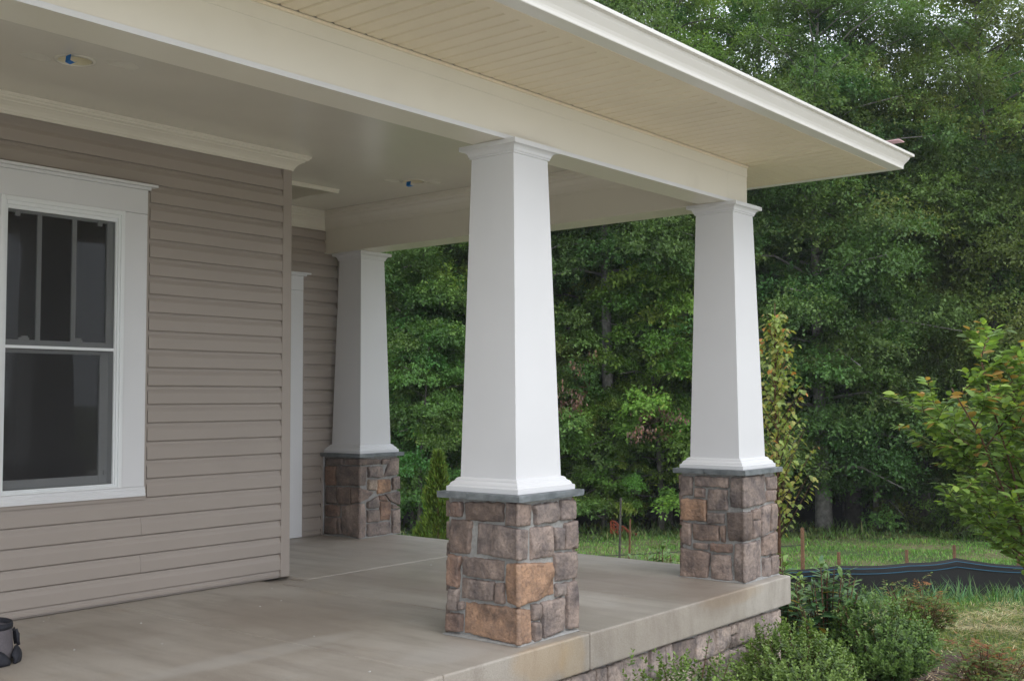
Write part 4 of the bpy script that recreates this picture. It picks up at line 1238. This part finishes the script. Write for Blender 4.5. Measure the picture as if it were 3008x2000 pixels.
def build_arborvitae(loc):
    rng = np.random.default_rng(53)
    t = thing('arborvitae', 'small pointed evergreen standing behind the porch floor', 'shrub', loc)
    MB().tube([(0, 0, 0), (0, 0, 0.8), (0, 0, 1.9)], [0.025, 0.018, 0.004], 6).obj('trunk', TWIG, t)
    n = 9000; z = rng.random(n)**1.15*1.98; R = 0.36*(1-(z/2.05)**1.7)*(0.9+0.1*np.sin(z*14)); a = rng.uniform(0, 6.28, n)
    r = R*np.sqrt(rng.uniform(0.25, 1.05, n)); k = 1+0.16*np.sin(a*5+z*9)
    P = np.stack([r*k*np.cos(a), r*k*np.sin(a), z], 1)
    D = np.stack([np.cos(a)*0.45, np.sin(a)*0.45, np.full(n, 0.9)], 1)+rng.normal(0, 0.25, (n, 3))
    N = np.stack([-np.sin(a), np.cos(a), np.zeros(n)], 1)+rng.normal(0, 0.6, (n, 3))
    T = tints(rng, n, (0.105, 0.155, 0.034), 0.3)
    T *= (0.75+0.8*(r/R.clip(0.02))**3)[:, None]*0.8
    V, F, C = leaf_cards(P, D, N, rng.uniform(0.05, 0.10, n), rng.uniform(0.012, 0.022, n), T)
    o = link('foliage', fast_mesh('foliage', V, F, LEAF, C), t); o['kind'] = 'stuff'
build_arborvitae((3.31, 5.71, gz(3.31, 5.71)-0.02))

def build_pale_shrub(loc):
    rng = np.random.default_rng(54)
    t = thing('pale_leaved_shrub', 'low shrub with pale leaves left of the pointed evergreen', 'shrub', loc)
    n = 5200; v = rnd_unit(rng, n); v[:, 2] = np.abs(v[:, 2]); k = rng.uniform(0.75, 1.03, n)[:, None]
    P = v*k*np.array([0.62, 0.62, 0.98]); D = v+rng.normal(0, 0.5, (n, 3)); N = v+np.array([0, 0, 0.8])+rng.normal(0, 0.4, (n, 3))
    T = tints(rng, n, (0.135, 0.185, 0.115), 0.3, (0.32, 0.36, 0.25), 0.25)
    st = MB()
    for i in range(9):
        a = i*0.7; st.tube([(0, 0, 0), (0.2*math.cos(a), 0.2*math.sin(a), 0.4), (0.42*math.cos(a), 0.42*math.sin(a), 0.75)], [0.012, 0.008, 0.003], 4)
    st.obj('stems', TWIG, t)
    V, F, C = leaf_cards(P, D, N, rng.uniform(0.03, 0.055, n), rng.uniform(0.02, 0.03, n), T)
    o = link('foliage', fast_mesh('foliage', V, F, LEAF, C), t); o['kind'] = 'stuff'
build_pale_shrub((3.02, 6.08, gz(3.02, 6.08)))

# ------------------------------------------------------------------ silt fence, stakes, orange netting
def build_fence():
    posts = [(8.34, 4.30, .58), (9.04, 3.30, .66), (9.84, 2.63, .68), (10.47, 2.17, .73), (11.48, 1.57, .60), (12.71, 1.02, .62), (14.22, 0.44, .62), (15.9, -0.3, .62)]
    posts = [(x-0.62, y-0.50, h-0.04) for x, y, h in posts]
    t = thing('silt_fence', 'low black silt fence with blue threads crossing the lawn at right', 'fence', (10.47, 2.17, gz(10.47, 2.17)))
    O = np.array([10.47, 2.17, gz(10.47, 2.17)])
    pts = []; tops = []
    for (x0, y0, h0), (x1, y1, h1) in zip(posts[:-1], posts[1:]):
        for i in range(8):
            f = i/8; x = x0+(x1-x0)*f; y = y0+(y1-y0)*f
            sag = 0.02*math.sin(math.pi*f)
            bul = 0.03*math.sin(math.pi*f)+0.004*math.sin(x*7)
            pts.append((x+bul*0.6, y-bul*0.8, gz(x, y))); tops.append((h0-.12)*(1-f)+(h1-.12)*f-sag)
    V = []; F = []
    rows = 6
    for (x, y, z), h in zip(pts, tops):
        for r in range(rows+1):
            f = r/rows; V.append((x-O[0]+0.012*math.sin(5*f+x*3)*f, y-O[1], z-O[2]-0.05+(h+0.05)*f))
    for i in range(len(pts)-1):
        for r in range(rows):
            a = i*(rows+1)+r; F.append((a, a+rows+1, a+rows+2, a+1))
    me = mesh('fabric', V, F, FABRIC, True); o = link('fabric', me, t); s = o.modifiers.new('thickness', 'SOLIDIFY'); s.thickness = 0.004
    for frac in (0.93, 0.80):
        m = MB(); L = [(x-O[0]-0.012+0.012*math.sin(5*frac+x*3)*frac, y-O[1]-0.012, z-O[2]-0.05+(h+.05)*frac) for (x, y, z), h in zip(pts, tops)]
        m.tube(L, [0.006]*len(L), 4); m.obj('blue_thread', BLUELINE, t)
    for (x, y, h) in posts:
        z = gz(x, y)
        MB().box(-.018, .018, -.018, .018, -0.05, h+0.06).obj('stake', WOOD, t, loc=(x-O[0]+0.03, y-O[1]+0.03, z-O[2]))
build_fence()
def stake(name, loc, label, h, w, lean=(0, 0), mat=WOOD):
    t = thing(name, label, 'stake', loc)
    m = MB(); m.v = [(-w, -w, -.1), (w, -w, -.1), (w, w, -.1), (-w, w, -.1), (lean[0]-w*.8, lean[1]-w*.8, h), (lean[0]+w*.8, lean[1]-w*.8, h*0.995), (lean[0]+w*.8, lean[1]+w*.8, h), (lean[0]-w*.8, lean[1]+w*.8, h*0.99)]
    m.f = [(0, 3, 2, 1), (4, 5, 6, 7), (0, 1, 5, 4), (1, 2, 6, 5), (2, 3, 7, 6), (3, 0, 4, 7)]
    m.obj('shaft', mat, t)
    return t
tp = stake('wooden_stake', (10.25, 4.20, gz(10.25, 4.2)), 'tall rusty brown stake in the meadow left of the black fence', 0.90, 0.027, (0.01, 0))
MB().tube([(0, 0, 0.62), (-2.5, 2.0, 0.56), (-5.0, 4.2, 0.62)], [0.006]*3, 4).obj('wire', NAVY, tp)
stake('thin_stake', (4.27, 3.75, gz(4.27, 3.75)), 'thin dark leaning stick between two piers, longer of the pair', 1.37, 0.011, (0.05, -0.02), BARK)
stake('thin_stake', (4.34, 3.66, gz(4.34, 3.66)), 'short brown stick beside the longer leaning stick', 1.12, 0.010, (0.04, -0.02))
def build_net():
    t = thing('safety_netting', 'scrap of orange plastic netting on the ground at the wood edge', 'netting', (15.67, 11.16, gz(15.67, 11.16)))
    m = MB(); n = 9
    def P(i, j):
        u = i/(n-1); v = j/5
        return ((u-.5)*0.40*0.8-0.25*v*u, -(u-.5)*0.8*0.8, 0.0+v*(0.40-0.30*u)+0.03*math.sin(i*2.1+j))
    for i in range(n):
        m.tube([P(i, j) for j in range(6)], [0.022]*6, 4)
    for j in range(6):
        m.tube([P(i, j) for i in range(n)], [0.022]*n, 4)
    m.obj('mesh_strands', ORANGE, t)
build_net()

# ------------------------------------------------------------------ grass, straw, mulch
def to_xy(s, b): return CAM[0]+s*math.cos(YAW)-b*math.sin(YAW), CAM[1]+s*math.sin(YAW)+b*math.cos(YAW)
def blades(name, n, s0, s1, h0, h1, w, base, alt, p, seed, dens=None, mat=GRASSM, flat=False, lat=0.52, clump=0.0):
    rng = np.random.default_rng(seed)
    s = s0+(s1-s0)*rng.random(n*2)**0.9; b = (rng.random(n*2)*2-1)*lat*s
    x, y = to_xy(s, b)
    keep = ~((x < FX+0.02) & (y > FY-0.02) & (x > -9))
    if dens is not None: keep &= rng.random(n*2) < dens(x, y, s)
    x, y, s = x[keep][:n], y[keep][:n], s[keep][:n]; n = len(x)
    z = land_rough(x, y)
    hf = (0.6+0.4*np.sin(x*2.1+y*1.3)*np.sin(y*1.9-x*0.8)) if clump else 1.0
    h = rng.uniform(h0, h1, n)*hf; a = rng.uniform(0, 6.28, n)
    lean = rng.uniform(0.1, 0.6, n) if not flat else rng.uniform(6, 12, n)
    D = np.stack([np.cos(a)*lean, np.sin(a)*lean, np.ones(n)], 1)
    N = np.stack([-np.cos(a), -np.sin(a), lean*0.5+0.05], 1) if not flat else np.tile([0.0, 0, 1], (n, 1))
    T = tints(rng, n, base, 0.28, alt, p)
    z = z+(0.012 if flat else -0.005)+(rng.random(n)*0.02 if flat else 0)
    V, F, C = leaf_cards(np.stack([x, y, z], 1), D, N, h, w*rng.uniform(0.7, 1.3, n), T, 0.05, 0.25 if not flat else 0.0)
    o = link(name, fast_mesh(name, V, F, mat, C))
    return o
meadow = blades('meadow_grass', 105000, 13.5, 28.0, 0.05, 0.15, 0.016, (0.135, 0.270, 0.058), (0.27, 0.28, 0.12), 0.16, 61, clump=1)
tag(meadow, 'uncut green meadow grass running up to the wood edge', 'grass', kind='stuff')
def lawn_d(x, y, s): return 0.35+0.65*(np.sin(x*1.1+y*0.7+1)*np.sin(y*1.4-x*0.5) > -0.25)
def in_bed(x, y): return ((x+1.2)/4.1)**2+((y+0.55)/1.55)**2 < 1.05
lawn = blades('lawn_grass', 70000, 6.0, 16.2, 0.025, 0.075, 0.009, (0.145, 0.195, 0.05), (0.33, 0.29, 0.13), 0.22, 62, dens=lambda x, y, s: lawn_d(x, y, s)*(~in_bed(x, y)))
tag(lawn, 'thin new lawn grass in front of the black fence', 'grass', kind='stuff')
def straw_d(x, y, s): return (0.15+0.85*(np.sin(x*1.1+y*0.7+1)*np.sin(y*1.4-x*0.5) < 0.05))
straw = blades('straw', 26000, 5.5, 15.5, 0.10, 0.26, 0.008, (0.52, 0.42, 0.24), (0.36, 0.28, 0.15), 0.3, 63, dens=lambda x, y, s: straw_d(x, y, s)*np.where(in_bed(x, y), 0.25, 1.0), flat=True)
tag(straw, 'loose pale straw strewn over the new lawn', 'straw', kind='stuff')
def fence_d(x, y, s): return ((np.abs(s-16.3-0.02*x) < 0.9) & (np.random.default_rng(1).random(len(x)) < 1)).astype(float)
tall = blades('fence_grass', 6500, 14.0, 16.0, 0.10, 0.50, 0.016, (0.085, 0.165, 0.065), (0.17, 0.22, 0.09), 0.2, 64, clump=1)
tag(tall, 'longer green grass tufts along the foot of the black fence', 'grass', kind='stuff')
weeds = blades('wood_edge_weeds', 9000, 25.5, 29.0, 0.12, 0.42, 0.04, (0.080, 0.125, 0.038), (0.16, 0.16, 0.06), 0.15, 65, clump=1)
tag(weeds, 'taller weeds along the shaded edge of the wood', 'weeds', kind='stuff')

def mulch_chips():
    rng = np.random.default_rng(66); n = 9000
    a = rng.uniform(0, 6.28, n); r = np.sqrt(rng.random(n))*0.98
    x = -1.2+4.1*r*np.cos(a); y = -0.55+1.55*r*np.sin(a); k = (y < FY-0.02) | (x > FX); x, y = x[k], y[k]; n = len(x)
    P = np.stack([x, y, land_rough(x, y)+0.045+rng.random(n)*0.018], 1)
    D = np.stack([np.cos(a[:n]*7), np.sin(a[:n]*7), rng.normal(0, 0.3, n)], 1); N = np.array([0, 0, 1.0])+rng.normal(0, 0.5, (n, 3))
    T = tints(rng, n, (0.085, 0.052, 0.036), 0.4, (0.22, 0.16, 0.11), 0.15)
    V, F, C = leaf_cards(P, D, N, rng.uniform(0.02, 0.06, n), rng.uniform(0.006, 0.014, n), T)
    o = link('mulch_chips', fast_mesh('mulch_chips', V, F, GRASSM, C)); tag(o, 'shredded brown bark mulch under the shrubs', 'mulch', kind='stuff')
mulch_chips()

# ------------------------------------------------------------------ the wood
def crown_variant(seed, H, R, low, nlimb, leaves, style):
    """trunk + limbs and a leafy crown of layered clumps"""
    rng = np.random.default_rng(seed)
    wood = MB()
    tr = [(0, 0, -0.4)]; r = 0.20*H/15
    for i in range(1, 9):
        f = i/8; tr.append((0.12*math.sin(f*3+seed)*f*2, 0.12*math.cos(f*2.3+seed)*f*2, f*H*0.93))
    tr = np.array(tr)
    wood.tube([tuple(q) for q in tr], [r*1.25]+[r*(1-0.88*i/8) for i in range(1, 9)], 8)
    C = []
    for k in range(nlimb):
        f = low+(0.99-low)*((k+rng.random())/nlimb)**0.95
        z = f*H; a = k*2.4+rng.uniform(-0.5, 0.5)
        g = (f-low)/(1-low)
        prof = {'oak': math.sin(math.pi*min(1, 0.22+0.80*g))**0.7, 'column': 0.45+0.55*math.sin(math.pi*(0.12+0.83*g)), 'broad': math.sin(math.pi*min(1, 0.35+0.65*g))**0.6}[style]
        ln = R*max(0.18, prof)*rng.uniform(0.72, 1.15)
        i = min(7, int(z/(H*0.93)*8)); b = tr[min(8, i)]*1.0; b = np.array([b[0], b[1], min(z, H*0.92)])
        up = 0.75*g-0.22+rng.uniform(-0.15, 0.2)
        e = b+np.array([math.cos(a)*ln, math.sin(a)*ln, up*ln])
        m = (b+e)/2+np.array([0, 0, 0.10*ln])
        wood.tube([tuple(b), tuple(m), tuple(e)], [r*0.30*(1-0.6*f), r*0.18*(1-0.5*f), 0.012], 5)
        nc = max(2, int(round(ln*1.2)))
        for c in range(nc):
            q = 0.30+0.74*(c+rng.random()*0.8)/nc
            p = (b*(1-q)**2+2*m*q*(1-q)+e*q*q)+rng.normal(0, 1, 3)*np.array([0.38, 0.38, 0.26])*R/3
            if H > 10 and p[2] < max(1.7, low*H*0.88): continue
            C.append((p, rng.uniform(0.70, 1.35)*R/3.1, a))
    for k in range(6):
        C.append((tr[8]+rng.normal(0, 1, 3)*np.array([0.5, 0.5, 0.45])+[0, 0, 0.3], 0.6, rng.uniform(0, 6.28)))
    C = [c for c in C if rng.random() > (0.55*min(1, max(0, (c[0][2]/H-0.60)/0.2)) if H > 10 else 0)]
    sizes = np.array([c[1]**2 for c in C]); cnt = np.maximum(20, (leaves*sizes/sizes.sum())).astype(int)
    Ps, Ds, Ns, Ts = [], [], [], []
    for (p, rc, a), n in zip(C, cnt):
        # twigs fanning out from the clump's root, leaves along them
        nt = max(5, n//16); ov = rnd_unit(rng, nt); ov[:, 2] = np.where(ov[:, 2] < -0.25, -ov[:, 2], ov[:, 2]); o = norm(ov*np.array([1, 1, 0.62])+np.array([math.cos(a)*0.30, math.sin(a)*0.30, 0.10]))
        tl = rc*rng.uniform(0.75, 1.12, nt)
        idx = rng.integers(0, nt, n); f = rng.random(n)**0.42
        pos = p+o[idx]*(tl[idx]*f)[:, None]+np.array([0, 0, -1])*((tl[idx]*f)**2*0.35/rc)[:, None]+rng.normal(0, 0.05, (n, 3))
        d = o[idx]*0.7+rnd_unit(rng, n)*0.8+np.array([0, 0, -0.35])
        nn = np.array([0, 0, 1.0])+o[idx]*0.5+rnd_unit(rng, n)*0.56
        base = np.array([0.102, 0.168, 0.049])*(1+rng.normal(0, 0.20))
        base[0] *= 1+rng.normal(0, 0.14)
        t = base*(1+rng.normal(0, 0.13, (n, 1)).clip(-.5, .8))
        t[rng.random(n) < 0.05] *= np.array([1.5, 1.35, 1.1])
        Ps.append(pos); Ds.append(d); Ns.append(nn); Ts.append(t)
    P = np.concatenate(Ps); D = np.concatenate(Ds); N = np.concatenate(Ns); T = np.concatenate(Ts).clip(0.006, 0.3)
    n = len(P); L = rng.uniform(0.065, 0.115, n)
    V, F, Cc = leaf_cards(P, D, N, L, L*rng.uniform(0.5, 0.75, n), T, 0.15, 0.15)
    return wood.mesh('trunk', BARK, True), fast_mesh('crown', V, F, LEAF, Cc)

VAR = {
    'oak':    crown_variant(101, 15.0, 3.6, 0.09, 66, 165000, 'oak'),
    'oak_b':  crown_variant(102, 16.5, 3.4, 0.07, 68, 165000, 'oak'),
    'tall':   crown_variant(103, 17.0, 2.7, 0.15, 60, 130000, 'column'),
    'bole':   crown_variant(104, 16.0, 3.4, 0.43, 50, 125000, 'oak'),
    'poplar': crown_variant(105, 17.5, 2.6, 0.05, 68, 145000, 'column'),
    'young':  crown_variant(106, 6.0, 2.0, 0.10, 30, 42000, 'broad'),
    'shrubby': crown_variant(107, 3.2, 1.5, 0.06, 20, 11000, 'broad'),
}
def plant(name, var, x, y, label, group, scale=1.0, rot=0.0, tint=(1, 1, 1), cat='tree', pale=False):
    t = thing(name, label, cat, (x, y, gz(x, y)), group, rot, scale)
    a = link('trunk', VAR[var][0], t); b = link('crown', VAR[var][1], t)
    b.color = (*tint, 1)
    if pale:
        a.material_slots[0].link = 'OBJECT'; a.material_slots[0].material = BARK_PALE
    return t
G1 = 'tall trees along the front of the wood'; G2 = 'trees in the second row of the wood'; G3 = 'trees deep in the wood'; G4 = 'saplings at the edge of the wood'
front = [
 ('bole', 16.97, 12.57, 'tall tree with a long bare grey trunk, between the two front columns', 1.0, 0.4, (0.95, 0.95, 1.0)),
 ('oak', 19.71, 7.96, 'dark oak with the thickest pale trunk foot, right of the corner column', 0.98, 1.9, (0.92, 0.98, 1.0)),
 ('tall', 21.15, 7.77, 'slimmer dark trunk just right of the pale trunk foot', 1.0, 2.9, (0.85, 0.95, 0.95)),
 ('tall', 18.84, 12.02, 'thin trunked tree beside the left edge of the corner column', 0.95, 4.0, (1.1, 1.08, 0.9)),
 ('oak_b', 23.19, 6.71, 'broad drooping oak above the peak of the black fence', 0.95, 0.9, (1.12, 1.0, 0.95)),
 ('oak', 23.38, 4.89, 'olive green oak behind the bronze tipped young tree', 1.02, 3.4, (1.15, 1.02, 0.95)),
 ('oak_b', 26.0, 4.06, 'dark oak at the right edge of the picture', 1.0, 5.1, (0.95, 1.0, 1.0)),
 ('poplar', 14.5, 16.55, 'light green poplar beside the back column', 0.95, 0.2, (1.05, 1.12, 1.0)),
 ('poplar', 16.6, 15.2, 'yellow green poplar showing just left of the nearest column', 1.0, 2.2, (1.5, 1.4, 0.85)),
 ('oak', 21.45, 12.01, 'tree rising behind the corner column', 1.05, 2.6, (1.3, 1.3, 1.15)),
 ('poplar', 22.08, 10.44, 'bright leafy tree above the eave beside the corner column', 1.06, 1.1, (1.35, 1.35, 1.1)),
 ('oak_b', 12.6, 18.6, 'dark tree behind the back column and the siding', 1.0, 4.4, (0.9, 1.0, 1.0)),
]
def dead_boughs(t):
    """two withered boughs with hanging brown leaves low on the bare trunk"""
    rng = np.random.default_rng(77); L0 = np.array(t.location); a = -t.rotation_euler[2]; s = t.scale[0]
    Rz = np.array([[math.cos(a), -math.sin(a), 0], [math.sin(a), math.cos(a), 0], [0, 0, 1]])
    for c in DEAD:
        c = np.array(c); q = Rz@(c-L0)/s; m = MB(); tips = []
        root = np.array([0.0, 0.0, q[2]-0.4])
        m.tube([tuple(root), tuple(root*0.5+q*0.5+[0, 0, 0.15]), tuple(q)], [0.05, 0.03, 0.012], 5)
        for k in range(9):
            e = q+rng.normal(0, 1, 3)*np.array([0.55, 0.55, 0.30]); m.tube([tuple(root*0.3+q*0.7), tuple(e)], [0.014, 0.005], 4); tips.append(e)
        b = m.obj('dead_bough', TWIG, t)
        n = 260; P = np.array(tips)[rng.integers(0, 9, n)]+rng.normal(0, 0.10, (n, 3)); D = np.array([0, 0, -1.0])+rng.normal(0, 0.4, (n, 3))
        V, F, Cc = leaf_cards(P, D, rnd_unit(rng, n), rng.uniform(0.08, 0.15, n), rng.uniform(0.04, 0.07, n), tints(rng, n, (0.21, 0.125, 0.095), 0.25))
        o = link('withered_leaves', fast_mesh('withered_leaves', V, F, GRASSM, Cc), b); o['kind'] = 'stuff'
    return t
DEAD = [(15.06, 12.04, 1.46), (15.95, 10.71, 0.57)]
for i, (v, x, y, lab, s, r, tn) in enumerate(front): plant('tree', v, x, y, lab, G1, s*(0.90, 0.97, 0.86, 0.94)[i % 4], r, tn, 'tree', i in (0, 1)) if i else dead_boughs(plant('tree', v, x, y, lab, G1, s*0.90, r, tn, 'tree', True))
second = [(18.47, 22.77), (19.51, 19.91), (22.32, 18.06), (23.17, 15.44), (25.44, 15.03), (26.43, 13.02), (26.82, 10.97), (29.12, 9.74), (29.52, 7.67), (31.98, 6.24), (32.48, 4.05), (16.2, 21.0), (20.8, 16.9)]
vs = ['oak', 'poplar', 'oak_b', 'tall', 'oak', 'oak_b', 'poplar']
random.seed(8)
for i, (x, y) in enumerate(second):
    plant('tree', vs[i % 7], x, y, 'tall leafy tree standing behind the front row of the wood, its foot hidden', G2, random.uniform(0.78, 0.92), random.uniform(0, 6.28), (random.uniform(.85, 1.15), random.uniform(.92, 1.12), 1.0))
third = [(22.7, 28.67), (25.16, 25.66), (27.62, 22.65), (30.08, 19.64), (32.53, 16.64), (34.99, 13.63), (37.45, 10.62), (39.91, 7.62), (42.37, 4.61),
         (26.2, 30.5), (30.17, 35.35), (32.94, 31.97), (35.7, 28.58), (38.47, 25.2), (41.24, 21.81), (44.0, 18.43), (46.77, 15.05), (49.54, 11.66)]
for i, (x, y) in enumerate(third):
    plant('tree', vs[(i*3+1) % 7], x, y, 'tree deep in the wood seen only through gaps', G3, random.uniform(0.88, 1.02), random.uniform(0, 6.28), (random.uniform(.85, 1.1), random.uniform(.92, 1.1), 1.0))
sap = [
 ('young', 16.1, 12.1, 'bright sapling with layered leaves in front of the bare grey trunk', 0.55, 0.4, (1.35, 1.35, 0.9)),
 ('young', 17.3, 11.2, 'bright sapling left of the corner stone pier', 1.05, 2.0, (1.3, 1.35, 0.9)),
 ('young', 15.0, 13.4, 'leafy sapling right beside the nearest column', 0.9, 3.0, (1.0, 1.05, 1.0)),
 ('young', 20.6, 7.0, 'leafy sapling hanging over the dark trunks right of the corner column', 1.0, 4.4, (0.95, 1.05, 0.95)),
 ('shrubby', 20.9, 4.9, 'bushy weed thicket at the wood edge behind the bronze tipped tree', 0.75, 1.0, (1.15, 1.1, 0.95)),
 ('shrubby', 19.7, 4.1, 'lower bushy thicket right of the taller thicket', 0.6, 2.0, (1.2, 1.1, 0.9)),
 ('young', 13.4, 16.0, 'leafy sapling low beside the back column', 1.0, 5.0, (1.0, 1.1, 1.0)),
 ('young', 12.2, 14.6, 'rounded young tree above the pointed evergreen', 0.8, 5.6, (0.95, 1.08, 1.0)),
]
for v, x, y, lab, s, r, tn in sap: plant('sapling', v, x, y, lab, G4, s, r, tn, 'sapling')
random.seed(5)
for i in range(26):
    d_ = random.uniform(31.5, 41); b_ = (-0.44+0.88*(i+random.random())/26)*d_
    x, y = to_xy(d_, b_)
    plant('sapling', ('young', 'shrubby', 'young')[i % 3], float(x), float(y), 'dark understorey sapling in the shade between the trunks', 'understorey of the wood', random.uniform(0.8, 1.15), random.uniform(0, 6.28), (0.85, 0.9, 0.9), 'sapling')
# the treeline goes on to the right, where the window mirrors it
for i, (x, y) in enumerate([(27.5, 0.5), (29.0, -3.5), (28.5, -8.0), (29.5, -12.5), (27.5, -17.0), (25.0, -21.0), (21.5, -24.5)]):
    plant('tree', vs[i % 7], x, y, 'tree of the wood continuing to the right of the view', 'trees right of the view', 1.0, i*1.3)

# ------------------------------------------------------------------ faint drizzle in the air between here and the wood
def build_haze():
    m = bpy.data.materials.new("haze"); m.use_nodes = True
    nt = m.node_tree; nt.nodes.remove(nt.nodes["Principled BSDF"])
    v = nt.nodes.new("ShaderNodeVolumePrincipled"); v.inputs['Color'].default_value = (0.93, 0.97, 1.0, 1)
    v.inputs['Density'].default_value = HAZE_DENSITY
    nt.links.new(v.outputs[0], nt.nodes["Material Output"].inputs['Volume'])
    o = MB().box(-440, 440, -440, 440, -6.0, 22.0).obj('haze', m); o['kind'] = 'stuff'
if HAZE_DENSITY > 0: build_haze()
